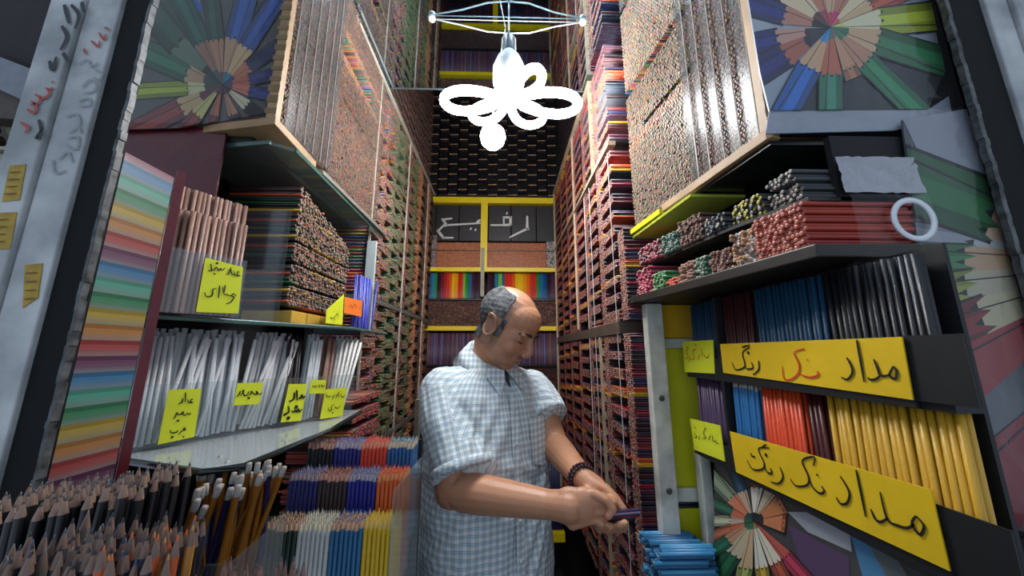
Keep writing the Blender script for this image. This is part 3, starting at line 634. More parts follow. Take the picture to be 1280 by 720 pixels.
# ---------------------------------------------------------------- nearest left bins, their shade put into darker tip wood
def bin_(lab, pts, z0, z1, m=None):
    t = thing('pencil_bin', lab, 'bin', (sum(p[0] for p in pts)/len(pts), sum(p[1] for p in pts)/len(pts), z0)); n = len(pts)
    MB().slab(pts, z0, z0+.004).obj('bin_floor', m or M_board, t)
    for i in range(n):
        a = Vector((*pts[i], 0)); b = Vector((*pts[(i+1) % n], 0)); d = (b-a).normalized(); nn = Vector((-d.y, d.x, 0))*.003
        MB().slab([(a.x, a.y), (b.x, b.y), (b.x+nn.x, b.y+nn.y), (a.x+nn.x, a.y+nn.y)], z0+.004, z1).obj('bin_wall', m or M_board, t)
    return t
bin_('dark open bin holding the black wood-tipped pencils at lower left', [(-.515, .345), (-.355, .345), (-.355, .44), (-.515, .44)], -.335, -.24)
mk = pencil_data('black_tip', 'tip', lin('17161a'), wood=lin('967a6a'), core=GRAPH)
for i in range(15):
    for j in range(8):
        x = -.505+i*.0100+random.uniform(-.0015, .0015); y = .356+j*.0098+random.uniform(-.0015, .0015)
        pencil(mk, (x, y, -.318+.02*(i/15)+random.uniform(-.006, .006)), (random.uniform(-.02, .06), random.uniform(-.03, .03), 1), 'black pencil with sharpened pale tip in the large near-left bin', 'black pencils in the near-left bin', join=j > 2, name='black_pencil')
bin_('dark open bin of mixed pencils at the bottom left edge', [(-.375, .272), (-.250, .272), (-.250, .340), (-.375, .340)], -.335, -.20)
mix = [('navy', '1c2238'), ('slate', '3c4454'), ('blue', '24486a'), ('black', '141418'), ('orange', 'c0582a'), ('grey', '6a6660'), ('ochre', 'b8803a')]
for i in range(14):
    for j in range(7):
        k = random.choice([0, 0, 1, 3, 3, 5, 2]) if i < 9 else random.choice([4, 6, 3, 2, 0]); nm, hx = mix[k]
        me = pencil_data('mix_'+nm, 'tip', lin(hx), r=.0034, wood=lin('7e665a'), core=lin(hx))
        pencil(me, (-.367+i*.0084, .279+j*.0084, -.318+random.uniform(-.007, .007)), (random.uniform(-.03, .05), random.uniform(-.03, .03), 1), '%s sharpened pencil among the mixed ones at the bottom left' % nm, '%s pencils in the bottom left mixed bin' % nm, join=j > 2, name='sharpened_pencil')
bin_('small open bin of thin mixed pencils at the very bottom', [(-.245, .27), (-.160, .27), (-.160, .335), (-.245, .335)], -.365, -.24)
for i in range(10):
    for j in range(7):
        nm, hx = random.choice([('black', '1a181c'), ('maroon', '5a2a2c'), ('grey', '8a8480'), ('rose', 'b0685a')])
        me = pencil_data('thin_'+nm, 'tip', lin(hx), wood=lin('8a6e66'), core=lin('5a4a4a'), r=.0033)
        pencil(me, (-.239+i*.0078, .277+j*.0080, -.350+random.uniform(-.007, .006)), (random.uniform(-.04, .05), random.uniform(-.03, .03), 1), '%s thin pencil in the small bin at the bottom edge' % nm, '%s thin pencils in the small bottom bin' % nm, join=j > 2, name='sharpened_pencil')
bin_('tall acrylic bin of leaning yellow pencils with erasers', [(-.465, .46), (-.325, .46), (-.335, .58), (-.465, .58)], -.37, -.25, M_acr)
my = pencil_data('school', 'eraser', lin('b8761f'), L=.185); mn = pencil_data('school_navy', 'eraser', lin('26285e'), L=.185); mo = pencil_data('school_stripe', 'eraser', lin('a86a20'), L=.185)
for i in range(48):
    x = random.uniform(-.445, -.345); y = random.uniform(.468, .565); f = (x+.445)/.10
    lean = random.uniform(-.28, .1) if f < .35 else random.uniform(-.05, .42)
    me = random.choice([my, my, my, mn, mo]); zz = -.352
    nm = {my: 'amber yellow', mn: 'navy', mo: 'dark ochre'}[me]
    xx = x-lean*.09
    pencil(me, (min(max(xx, -.455), -.335), y, zz-.012+random.uniform(0, .02)), (lean, random.uniform(-.08, .08), 1), '%s eraser-topped pencil leaning in the acrylic bin under the glass shelf' % nm, '%s eraser-topped pencils in the acrylic bin' % nm, name='eraser_pencil')
# ---------------------------------------------------------------- right shelf of lying pencils (z .15)
def xrs(Y): return .452-.075*np.clip((Y-.455)/.42, 0, 1)
rs_ = thing('shelf_board', 'dark shelf board under the lying pencil bundles on the right', 'shelf', (.5, .7, .14))
MB().slab([(.440, .442), (.618, .44), (.618, .95), (.355, .95), (.355, .90), (.378, .80)], .130, .150).obj('board', mat('grimy_board', '2c2620', .5, noise=.4, nscale=12), rs_, bevel=.002)
def rstack(lab, y0, y1, z0, z1, body, wood, core, n_ind=None, style='flat', r=.0037, xo=0, group=None, L=.17):
    if n_ind:
        dy = 2*r; dz = r*1.78; k = 0; z = z0+r; row = 0
        while z < z1:
            y = y0+r+(row % 2)*r
            while y < y1:
                c = random.choice(body); key = 'r_'+n_ind+str(c)
                me = pencil_data(key, style, c, L=L, r=r, wood=random.choice(wood) if isinstance(wood, list) else wood, core=core)
                x = float(xrs(y))+xo+random.uniform(-.003, .003)
                pencil(me, (x+L, y, z), (-1, 0, 0), lab, group, roll=math.pi/6, name='lying_pencil'); y += dy  # serves brick red coloured pencils and charcoal ones alike
            z += dz; row += 1
        return
    ends_wall('pencil_stack', lab, lambda Y: xrs(Y)+xo, 1, y0, y1, z0, z1, None, body, wood, core, r=r, style=style, L=L, prot=lambda Y, Z: rng.uniform(0, .008, len(Y)))
# lower layer, near to far
rstack('brick red pencil lying in the nearest bundle on the right shelf', .462, .545, .151, .225, [lin('a83a2c'), lin('b8432e')], [lin('b87a68'), lin('a86a5a')], lin('9a3a30'), 'red', group='brick red pencils lying on the right shelf')
rstack('jumbled tan and white pencil ends next to the brick red bundle', .550, .600, .151, .215, P_wood+[lin('d8d4cc')], C('d8d2c8', 'b88a6a', 'c8863c', '8a7468'), [GRAPH]*2)
rstack('brown pencil ends in the middle of the right shelf', .605, .655, .151, .198, P_brown, C('a87c68', '98705e'), [GRAPH, GRAPH])
rstack('green-striped pencil ends in the middle of the right shelf', .660, .695, .151, .198, C('2f5a3c', '3a6a4a', 'b0b8a0'), C('8fa88a', '3f6a50', 'c0c4b0'), [GRAPH, GRAPH])
rstack('brown-pink pencil ends between green and orange bundles', .70, .745, .151, .198, P_wood, C('b4806c', 'a87460'), [GRAPH, GRAPH])
rstack('orange-red pencil bundle lying on the right shelf', .75, .79, .151, .172, C('c8452a', 'd8563a'), C('d86a4a', 'c84a34'), C('c8452a', 'b03a24'))
rstack('green pencil bundle lying near the far end of the right shelf', .795, .845, .151, .200, C('2f7a3c', '3f8a4a'), C('7aa06a', '9ab08a'), C('2f7a3c', '2f7a3c'))
rstack('pink and red pencil ends at the far end of the right shelf', .850, .935, .151, .225, C('b02a4a', 'd0506a', '8a2a3a'), C('d07a84', 'c04a60', 'c8a098'), C('b02a4a', 'c03a50'))
# divider and upper layer
dv = thing('shelf_board', 'thin dark divider board between the two layers of lying pencils', 'shelf', (.5, .7, .235))
MB().slab([(.468, .470), (.64, .470), (.64, .92), (.395, .92), (.400, .82), (.430, .62)], .2285, .2345).obj('board', M_board, dv)
rstack('charcoal pencil lying on the upper layer at the right', .475, .530, .236, .262, C('3a3c40', '303236'), [lin('8c8478'), lin('7a7068')], lin('26262a'), 'char', group='charcoal pencils on the right upper layer', xo=.02)
rstack('dark grey pencil lying on the topmost layer at the right', .480, .525, .268, .286, C('4a4c50', '3c3e42'), [lin('9a9084'), lin('80766c')], lin('26262a'), 'chard', group='dark grey pencils on the topmost layer', xo=.015)
rstack('yellow and black pencil ends on the upper layer', .535, .60, .236, .276, C('22242a', '2c2c30'), C('c8b43c', 'b8a434', 'a0a098', 'c9c04a'), [GRAPH, GRAPH], xo=.01)
rstack('white and black pencil ends further along the upper layer', .605, .66, .236, .268, C('22242a', '2c2c30'), C('c0c0bc', '7a7a7a', '3a3a3e', 'b0a088'), [GRAPH, GRAPH])
rstack('brown pencil ends in a block on the upper layer', .665, .735, .236, .292, P_brown, C('9a7868', '8a6a5c', 'a88676'), [GRAPH, GRAPH])
rstack('pale green pencil ends at the far part of the upper layer', .74, .80, .236, .282, C('4a6a5a', '6a8a7a'), C('8a9a8a', 'a8b0a0', '5a6a60'), [GRAPH, GRAPH])
rstack('pink and white pencil ends at the end of the upper layer', .805, .91, .236, .285, C('b04a5a', '3a3a40'), C('c8808a', 'b8a8a0', '9a4a5a'), P_red)
pw = thing('plastic_wrap', 'crinkled clear plastic wrapped round the near end of the brick red bundle', 'plastic film', (.58, .45, .19))
def crinkle(fn, nu, nv, amp):
    vs, fs = [], []
    for j in range(nv+1):
        for i in range(nu+1):
            p, n = fn(i/nu, j/nv); vs.append(p+n*amp*math.sin(i*1.9+j*2.3+math.sin(j*1.3+i*.7)*2))
    for j in range(nv):
        for i in range(nu): a = j*(nu+1)+i; fs.append((a, a+1, a+nu+2, a+nu+1))
    return vs, fs
vs, fs = crinkle(lambda u, v: (Vector((.520+.122*u, .4545+.001*v, .151+.082*v)), Vector((0, -1, 0))), 14, 10, .0012)
pydata('wrap_front', vs, fs, M_film, pw, smooth=True)
vs, fs = crinkle(lambda u, v: (Vector((.515+.125*u, .457+.004*v, .236+.062*v)), Vector((0, -1, 0))), 14, 8, .0015)
gp = thing('grey_sheet', 'wrinkled grey plastic sheet hanging over the dark pencils on the right', 'sheet', (.58, .46, .27)); o = pydata('sheet_face', vs, fs, mat('grey_plastic', 'a5a7ad', .18, noise=.15, bump=.5, bscale=50), gp, smooth=True)
tp = thing('glare_ring', 'pale ring modelled as glare on the plastic over the red pencils', 'highlight', (.62, .448, .19))
o = MB().lathe((.6, .4495, .19), [(.026, 0), (.026, .002), (.034, .002), (.034, 0), (.026, 0)], 28, Vector((0, -1, 0))).obj('glare_ring_face', mat('pale_ring', 'dfe3e6', .15), tp, smooth=True)  # pale ring modelled in place of a glare highlight on the plastic
# ---------------------------------------------------------------- right top unit
def xt(Y): return .445-.06*np.clip((Y-.5)/.45, 0, 1)
def rtop_wood(Y, Z):
    out = pick(C('8a7860', '786850', '9a806a', '665a4a', '907c64', '7a7a5c'), len(Y)); m = (Y < .66); out[m] = pick(C('8a6a5a', '7a5c50', '9a7a66'), m.sum())
    s = (Z-.62)-(Y-.62)*.0; m = (np.abs(s) < .012) & (Y > .66); out[m] = pick(P_woodo, m.sum()); return out
def rtop_keep(Y, Z): return ~((np.abs(Z-.645) < .007) & (Y > .63) & (Y < .85)) & ~((np.abs(Z-.80) < .012) & (Y > .60)) & (Z > .362+.06*(Y > .74)*0)
ends_wall('pencil_stack', 'great wall of stacked pencil ends in the upper right cabinet', xt, 1, .505, .935, .364, 1.115, rtop_keep, P_dark+P_brown+P_multi+P_green+C('8a7a2c'), rtop_wood, P_multi)
rc = thing('display_cabinet', 'upper right cabinet with plywood edge and post beside the big pencil poster', 'cabinet', (.6, .6, .35))
MB().slab([(.432, .487), (.437, .48), (.455, .486), (.412, .78), (.395, .78)], .344, .362).obj('base_board', M_plywood, rc, bevel=.001)
MB().box(.434, .452, .483, .500, .36, 1.11).obj('front_post', M_plywood, rc, bevel=.001)
for k in range(24): z = .37+k*.028; MB().box(.4335, .4525, .4822, .4828, z, z+random.uniform(.008, .02)).obj('tape_patch', mat('brown_tape', '8d7450'), rc)
MB().box(.45, .80, .495, .503, .36, 1.11).obj('front_panel', M_dark, rc)
MB().slab([(.44, .49), (.66, .485), (.66, .95), (.39, .95)], .336, .3435).obj('underside_board', mat('green_black_board', '1d2622', .25, noise=.4, nscale=25), rc)
for y in (.507, .545, .583, .621, .655): 
    MB().box(xt(y)-.0035, xt(y)-.0025, y, y+.033, .366, 1.11).obj('clear_strip', bpy.data.materials['clear_strip_film'], rc)
    MB().tube([(xt(y)-.005, y, .366), (xt(y)-.005, y, 1.11)], .0012, 6).obj('strip_seam', mat('seam', 'a49c94'), rc)
yg = thing('glass_shelf', 'yellow-edged glass shelf between upper and lower right displays', 'shelf', (.42, .85, .335))
MB().slab([(.399, .66), (.52, .66), (.49, 1.0), (.372, 1.0)], .326, .333).obj('glass_sheet', mat('yellow_green_glass', 'b4bf4a', .15, spec=.8), yg, bevel=.001)
MB().slab([(.388, .78), (.402, .78), (.376, 1.0), (.364, 1.0)], .338, .352).obj('yellow_strip', mat('yellow_strip', 'd8d020', .4), yg)
# ---------------------------------------------------------------- right lower bins with big signs
XS = .47
def rrow(lab, grp, y0, y1, z0, z1, hx, style='flat', rows=2, wood=WOOD, amp=.0):
    me = pencil_data('rr_'+lab[:14], style, lin(hx), L=z1-z0, r=.0040, wood=wood, core=lin(hx)); n = int((y1-y0)/.0086)
    for row in range(rows):
        for i in range(n):
            y = y0+.0045+i*.0086+row*.002
            pencil(me, (XS+.016+row*.0095+random.uniform(0, .002), y, z0-random.uniform(0, .004)), (.02+random.uniform(-.01, .01), random.uniform(-.012, .012), 1), lab, grp, join=row > 0)
rrow('black pencil standing above the upper long sign, nearest the entrance', 'black pencils above the upper long sign', .368, .492, -.055, .118, '1b1b20', amp=0)
rrow('petrol blue pencil standing above the upper long sign', 'petrol blue pencils above the upper long sign', .495, .640, -.055, .118, '1f4a66')
rrow('maroon pencil standing above the far end of the upper long sign', 'maroon pencils above the upper long sign', .645, .735, -.055, .118, '4a2226')
rrow('dull blue pencil standing above the small upper label', 'dull blue pencils above the small upper label', .745, .865, -.055, .118, '2a4a66')
rrow('golden yellow pencil standing between the two long signs', 'golden yellow pencils between the long signs', .362, .520, -.235, -.062, 'd0a02c')
rrow('dark red pencil in the shade between orange-red and yellow ones', 'dark red pencils between the long signs', .524, .558, -.235, -.062, '4a1414')
rrow('orange-red pencil standing between the two long signs', 'orange-red pencils between the long signs', .562, .655, -.235, -.062, 'd84a22')
rrow('sky blue pencil with white tip between the two long signs', 'sky blue pencils between the long signs', .660, .730, -.235, -.058, '2f78b4', 'tip', wood=lin('c8c4b4'))
rrow('dusty purple pencil standing between the two small labels', 'dusty purple pencils between the small labels', .750, .865, -.235, -.062, '4f3a5c')
rbn_ = thing('sign_shelf', 'black two-tier pencil shelf behind the yellow signs', 'shelf', (.55, .6, -.25))
for z in (-.060, -.240): MB().box(XS+.008, XS+.042, .360, .875, z-.005, z+.003).obj('tier_floor', M_black_card, rbn_)
MB().box(XS+.045, XS+.05, .365, .875, -.31, .125).obj('back_sheet', M_black_card, rbn_)
MB().box(XS+.004, XS+.0065, .338, .39, -.056, .018).obj('black_card', M_black_card, rbn_)
MB().box(XS+.004, XS+.0065, .338, .395, -.30, -.165).obj('black_card', M_black_card, rbn_)
MB().box(XS+.007, XS+.03, .345, .349, -.32, -.245).obj('end_card', M_black_card, rbn_)
for z in (-.046, -.228): MB().box(XS+.002, XS+.006, .39, .875, z-.018, z+.030).obj('shelf_lip', M_black_card, rbn_)
MB().box(XS+.004, XS+.09, .735, .743, -.235, .12).obj('divider', M_black_card, rbn_)
plS = lambda px, py: atX(px, py, XS)
def rsign(lab, corners, m, nm='yellow_sign', cat='sign'):
    return card(nm, lab, corners, plS, m, th=.0018, cat=cat)
t = rsign('upper long yellow sign with black writing and one red word', [(900, 430), (1127, 421), (1141, 500), (904, 466)], M_signy)
s1 = lambda L: sc((895, 415), 1280/255., L)
K1 = [[(1120, 215), (1095, 270), (1130, 295), (1140, 250), (1120, 215)], [(1095, 270), (1040, 275), (1020, 230), (995, 170)], [(1035, 275), (1010, 295), (975, 300), (958, 285)], [(888, 50), (912, 180), (935, 315)], [(825, 160), (855, 215), (860, 260), (830, 298), (790, 285)],
      [(270, 180), (272, 235), (235, 268)], [(225, 190), (235, 225), (200, 232), (185, 215)], [(215, 95), (170, 130), (185, 205), (165, 230), (125, 235), (103, 190)], [(165, 95), (215, 82)], [(205, 130)]]
K2 = [[(560, 105), (495, 130), (525, 200), (520, 260), (470, 300), (430, 290), (420, 215)], [(640, 245), (643, 272), (590, 285), (530, 265)], [(575, 172), (582, 178)]]
strokes('black_lettering', s1(K1), plS, .0034, M_ink, t); strokes('red_lettering', s1(K2), plS, .0032, M_red, t)
t = rsign('lower long yellow sign with black writing, corner folded', [(912, 539), (1163, 612), (1187, 714), (920, 590)], M_signy)
K3 = [[(945, 440), (925, 480), (965, 535), (985, 490), (945, 440)], [(935, 480), (905, 500), (860, 490), (800, 455), (765, 320)], [(805, 450), (770, 470), (740, 455), (718, 405)], [(645, 210), (670, 330), (693, 445)], [(565, 240), (610, 320), (600, 375), (565, 378), (545, 345)],
      [(470, 290), (485, 315), (465, 328), (430, 300), (410, 260)], [(430, 190), (435, 145), (375, 165), (405, 240), (400, 285), (345, 290), (315, 255)], [(445, 232), (455, 238)], [(262, 195), (278, 245), (255, 278), (215, 268)], [(215, 200), (222, 225), (200, 222), (180, 185)],
      [(210, 100), (155, 105), (185, 180), (170, 208), (125, 205), (98, 160)], [(175, 95), (195, 82)], [(118, 125), (122, 140), (140, 145)], [(193, 135)]]
strokes('black_lettering', sc((910, 535), 4, K3), plS, .0034, M_ink, t)
t = rsign('small yellow label with tiny red writing, upper far end', [(853, 427), (891, 425), (893, 467), (856, 465)], M_label, 'paper_label', 'label')
s3 = lambda L: sc((845, 420), 292/65., L)
strokes('red_lettering', s3([[(188, 100), (180, 120), (165, 115), (155, 100)], [(145, 70), (148, 120)], [(135, 100), (125, 135)], [(115, 75), (95, 85), (105, 125), (90, 130)], [(85, 115), (75, 145)], [(72, 75), (60, 85), (70, 120), (50, 130)], [(105, 50), (118, 48)], [(60, 70), (72, 55)]]), plS, .0022, M_red, t)
t = rsign('small yellow label with tiny black writing, lower far end', [(862, 523), (900, 532), (906, 577), (868, 562)], M_label, 'paper_label', 'label')
strokes('black_lettering', s3([[(240, 605), (230, 600), (225, 590), (215, 590)], [(205, 555), (210, 595)], [(195, 560), (185, 585)], [(165, 525), (155, 545), (170, 570), (150, 575)], [(135, 560), (130, 585)], [(105, 545), (120, 565), (105, 570)], [(105, 510), (112, 520)], [(160, 520), (172, 518)]]), plS, .002, M_ink, t)
# posts, yellow panels
wp = thing('metal_post', 'scuffed white metal post right of the pencil bars', 'post', (.425, .945, -1.55))
MB().box(.386, .431, .895, .925, -1.55, .128).obj('post_body', M_post, wp, bevel=.003)
for z in (-.355,): MB().box(.431, .53, .915, .925, z-.018, z+.014).obj('cross_brace', M_post, wp, bevel=.002)
MB().box(.431, .53, .915, .925, .008, .034).obj('cross_brace', M_post, wp, bevel=.002)
for z in (-.12, -.34): MB().lathe((.410, .895, z), [(.0, .003), (.006, .003), (.008, 0)], 12, Vector((0, -1, 0))).obj('bolt', mat('dark_bolt', '5a5a55', .4, metal=.6), wp)
wp2 = thing('metal_post', 'white metal upright beside the lower pencil poster', 'post', (.50, .86, -1.55))
MB().box(.482, .508, .872, .90, -1.55, -.235).obj('post_body', M_post, wp2, bevel=.003)
MB().box(.510, .516, .868, .90, -1.55, -.235).obj('black_gasket', M_black, wp2)
yp = thing('yellow_divider', 'tall yellow divider beside the scuffed white post, amber on top and lime below', 'divider', (.49, .93, -1))
for k, (z0, z1, m) in enumerate(((.036, .128, mat('amber_panel', 'd8a40c', .4, noise=.15)), (-.15, .008, mat('lime_yellow_panel', 'c4c214', .4, noise=.08)), (-.352, -.15, mat('lime_yellow_panel', 'c4c214')), (-1.0, -.392, mat('lime_yellow_panel', 'c4c214')))):
    MB().box(.428, .56, .926, .929, z0, z1).obj('panel_sheet', m, yp)
# blue pencils lying low by the post
def bk_keep(Y, Z): return ((Z+1) % .03) < .025
ends_wall('pencil_stack', 'blue pencils lying in a rough heap under the held pencils', .33, 1, .82, .92, -.85, -.425, bk_keep, C('2a6a9a', '3a84b4', '245a86', '4a9ac4'), C('7ab0cc', 'c0ccd0', '4a84a4'), C('2a6a9a', '2a4a6a'), r=.005, prot=lambda Y, Z: rng.uniform(0, .03, len(Y)), L=.12)
0 and ends_wall('pencil_stack', 'dark maroon pencils lying in bundles low on the right behind the hands', .31, 1, .95, 1.2, -1.0, -.45, right_keep, P_dark, P_woodp, P_red, L=.1)
# ---------------------------------------------------------------- posters (flat prints)
def clip_poly(poly, clip):
    def area(p): return sum(p[i][0]*p[(i+1) % len(p)][1]-p[(i+1) % len(p)][0]*p[i][1] for i in range(len(p)))
    if area(clip) < 0: clip = clip[::-1]
    out = poly
    for i in range(len(clip)):
        a = clip[i]; b = clip[(i+1) % len(clip)]; inp = out; out = []
        ins = lambda p: (b[0]-a[0])*(p[1]-a[1])-(b[1]-a[1])*(p[0]-a[0]) >= 0
        for j in range(len(inp)):
            p = inp[j]; q = inp[(j+1) % len(inp)]
            if ins(p) != ins(q):
                d1 = (b[0]-a[0])*(p[1]-a[1])-(b[1]-a[1])*(p[0]-a[0]); d2 = (b[0]-a[0])*(q[1]-a[1])-(b[1]-a[1])*(q[0]-a[0]); t = d1/(d1-d2)
                x = (p[0]+t*(q[0]-p[0]), p[1]+t*(q[1]-p[1]))
                if ins(p): out += [p, x]
                else: out += [x]
            elif ins(p): out.append(p)
        if len(out) < 3: return []
    return out
def poster(nm, lab, clip, plane, ctr, pens, bgs, cat='poster', extra=()):
    P = [plane(*p) for p in clip]; cc = sum(P, Vector())/len(P); t = thing(nm, lab, cat, tuple(cc))
    n = (P[1]-P[0]).cross(P[2]-P[0]).normalized()
    if n.dot(cc) > 0: n = -n
    mb = MB(); mb.hexa([p-n*.0025 for p in P], P); mb.obj('paper', mat('poster_back_'+nm+lab[:6], bgs, .4, noise=.25, nscale=14), t)
    vs, fs, cs = [], [], []; k = 0
    def add(poly, col):
        nonlocal k
        poly = clip_poly(poly, clip)
        if len(poly) < 3: return
        i0 = len(vs); k += 1
        for p in poly: vs.append(plane(*p)+n*(.0004+k*.00002))
        fs.append(tuple(range(i0, len(vs)))); cs.append(lin(col))
    for poly, col in extra: add(poly, col)
    for (c, a, w, r1, r2, r3, bar, wood, lead) in [((ctr if len(p) == 8 else p[8]), *p[:8]) for p in pens]:
        ar = math.radians(a); d = (math.cos(ar), math.sin(ar)); s = (-d[1], d[0]); hw = math.tan(math.radians(w*.66))*r2
        pt = lambda r, o: (c[0]+d[0]*r+s[0]*o, c[1]+d[1]*r+s[1]*o)
        add([pt(r2*.95, -hw*1.12), pt(r3, -hw*1.3), pt(r3, hw*1.3), pt(r2*.95, hw*1.12)], '14161a')
        add([pt(0, 0), pt(r2, -hw), pt(r2, hw)], wood)
        for u0, u1, f in ((-1, -.45, .7), (-.45, .3, 1.0), (.3, 1, .82)):
            cc_ = np.array([int(bar.lstrip('#')[i:i+2], 16) for i in (0, 2, 4)])*f
            hx = '%02x%02x%02x' % tuple(int(x) for x in cc_)
            add([pt(r2*.93, hw*u0), pt(r2*1.06, hw*(u0+u1)/2), pt(r2*.93, hw*u1), pt(r3, hw*u1*1.15), pt(r3, hw*u0*1.15)], hx)
        hl = hw*r1/r2; add([pt(0, 0), pt(r1, -hl), pt(r1*1.08, 0), pt(r1, hl)], lead)
        add([pt(0, -.2), pt(r3, hw*1.15), pt(r3, hw*1.3), pt(0, .2)], '101216')
    o = pydata('print', vs, fs, PRINT, t, cols=cs)
    return t
W_ = 'c9a37c'; W2 = 'd8c39a'; W3 = 'b8745c'
pR = lambda px, py: atY(px, py, .474)
t = poster('pencil_poster', 'large poster of radiating coloured pencils at upper right with white lower border', [(926, -60), (1150, -60), (1180, 90), (1160, 137), (962, 139), (950, 90)], pR, (1037, 35),
   [(168, 16, 30, 68, 200, '22307a', 'c09080', '2a2226'), (148, 20, 34, 66, 200, '2a2c70', 'a8604a', '2a2030'), (196, 18, 22, 60, 200, '1e2d78', 'b87c64', '1a1a20'), (222, 22, 24, 70, 200, '20242a', W2, '5a3034'), (248, 18, 22, 60, 160, '1c6a50', W3, 'a03848'), (270, 16, 18, 50, 160, 'b0342c', W_, 'c23a50'),
    (292, 18, 20, 60, 160, 'd05a34', W3, 'c02a6a'), (318, 20, 14, 62, 200, 'c44a30', W2, 'd06a5a'), (335, 14, 12, 58, 220, 'c2523a', 'c8a878', 'b85a40'), (354, 22, 16, 64, 240, 'b4c432', 'd4cfa8', 'c8cc7a'), (17, 22, 22, 62, 240, '2f7a4a', W_, '2a6a4a'), (44, 18, 20, 62, 240, '2f8a58', 'b8846a', '2f7a50'), (66, 14, 14, 56, 70, 'b07c5a', 'c09070', '8a6a50'),
    (90, 20, 14, 60, 240, '3a8a6a', 'b8664c', '3a7a7a'), (118, 22, 20, 58, 240, '2a6cc0', 'c8a078', '2a8ac8')], 'a4adb6',
   extra=[([(1035, 60), (1200, 60), (1200, 139), (990, 139)], '2a2c30'), ([(930, 60), (1010, 60), (980, 140), (950, 140)], '8c98a4')])
bd = [(949, 90), (962, 139), (1160, 137), (1182, 96), (1190, 142), (1120, 163), (957, 166)]
wb = thing('poster_border', 'pale glossy lower border strip of the big poster', 'border', tuple(pR(1060, 150)))
P = [pR(*p) for p in [(962, 138.5), (1162, 136), (1186, 120), (1190, 142), (1120, 163), (957, 167)]]
MB().hexa([p+Vector((0, .002, 0)) for p in P], P).obj('border_strip', mat('pale_gloss', '8f96a2', .2, noise=.1, bump=.4, bscale=30), wb)
vs, fs = crinkle(lambda u, v: (atY(930+u*262, -60+v*222, .466), Vector((0, -1, 0))), 26, 22, .0014)
fo = thing('plastic_cover', 'shiny crinkled plastic film covering the big upper right poster', 'plastic film', tuple(pR(1060, 60))); pydata('film_sheet', vs, fs, M_film, fo, smooth=True)
pR2 = lambda px, py: atY(px, py, .462)
c2 = (1420, 330)
t = poster('pencil_poster', 'creased poster of big green, yellow and red pencils at right edge under plastic', [(1128, 150), (1215, 135), (1400, 560), (1400, 700), (1246, 655), (1150, 330)], pR2, c2,
   [(188, 9, 120, 205, 500, '8b9098', 'a4a8a8', '8a8a8a'), (200, 16, 60, 190, 500, '2c6a3c', 'b8987a', '2a4a3a'), (181, 8, 60, 215, 500, '3c7a44', 'b09070', '3a5a3a'), (171, 10, 60, 215, 500, '8c9438', 'a8a088', '6a6a30'), (160, 12, 60, 205, 500, '7c2a26', 'b0a888', '5a1c1c'), (147, 12, 60, 270, 500, '7a2434', '8a3030', '5a1c24'), (130, 16, 60, 360, 700, 'a8a8b0', '7a2024', '5a1c1c', (1420, 400))], '565a60', extra=[([(1128, 150), (1215, 135), (1262, 240), (1160, 215)], '8a8e98')])
vs, fs = crinkle(lambda u, v: (pR2(1130+u*(110+v*120)+v*40, 140+v*560)+Vector((0, -.007, 0)), Vector((0, -1, 0))), 18, 30, .002)
fo = thing('plastic_cover', 'wet-looking wrinkled plastic film over the creased right edge poster', 'plastic film', tuple(pR2(1200, 300))); pydata('film_sheet', vs, fs, M_film, fo, smooth=True)
fp = thing('front_panel', 'dark facade panel behind the right posters', 'panel', (.65, .47, 0)); MB().box(.52, .80, .470, .480, -1.5, .34).obj('panel_board', M_dark, fp)
MB().box(.56, .80, .34, .468, -1.5, -.235).obj('lower_box', M_black_card, fp)
pX = lambda px, py: atX(px, py, .484)
t = poster('pencil_poster', 'poster of radiating pencils below the lower long sign', [(893, 560), (1250, 700), (1250, 900), (893, 900)], pX, (943, 651),
   [(180, 18, 12, 30, 60, 'c8c8a8', 'b8a894', '3a6a4a'), (160, 18, 12, 30, 60, 'c07050', 'c06a4a', '3a4a44'), (203, 18, 12, 30, 60, '3a6a54', 'c0684a', '2a5a48'), (226, 18, 12, 40, 90, '8a9a80', 'c87a5a', '2a4a50'), (248, 14, 10, 40, 90, '3a5a70', 'b8a088', '22383c'), (275, 16, 10, 42, 100, 'a8544a', 'd8d0c0', '2a3030'), (300, 16, 10, 44, 100, '6a7060', 'b8a88c', '20262a'), (330, 26, 12, 38, 42, 'b8744a', 'b8744a', '2a2a2a'), (5, 24, 12, 36, 40, 'b8643c', 'c07850', '3a2a26'),
    (48, 12, 10, 60, 260, 'c04058', 'b8584a', '8a3a40'), (62, 12, 10, 60, 260, 'b85a40', 'd8d0b8', 'c05a50'), (80, 12, 10, 60, 220, 'c8a83c', 'd8d4c0', 'b0a070'), (100, 14, 10, 60, 220, 'a8b060', 'c8a880', '3a7a50'), (122, 20, 12, 50, 220, '2f6a44', 'c0b090', '2a7a50'), (142, 16, 12, 40, 150, '2c7048', 'b88a6a', '2a6a4a')], '4a4846',
   extra=[([(985, 640), (1060, 640), (1065, 690), (1010, 665)], 'a0a3aa'), ([(985, 655), (1062, 697), (1062, 760), (1020, 760)], '54405a'), ([(1060, 655), (1075, 660), (1130, 740), (1090, 760)], '4a7ca2'), ([(1075, 660), (1110, 680), (1160, 760), (1130, 760)], '5c6464')])
pL = lambda px, py: atY(px, py, .652)
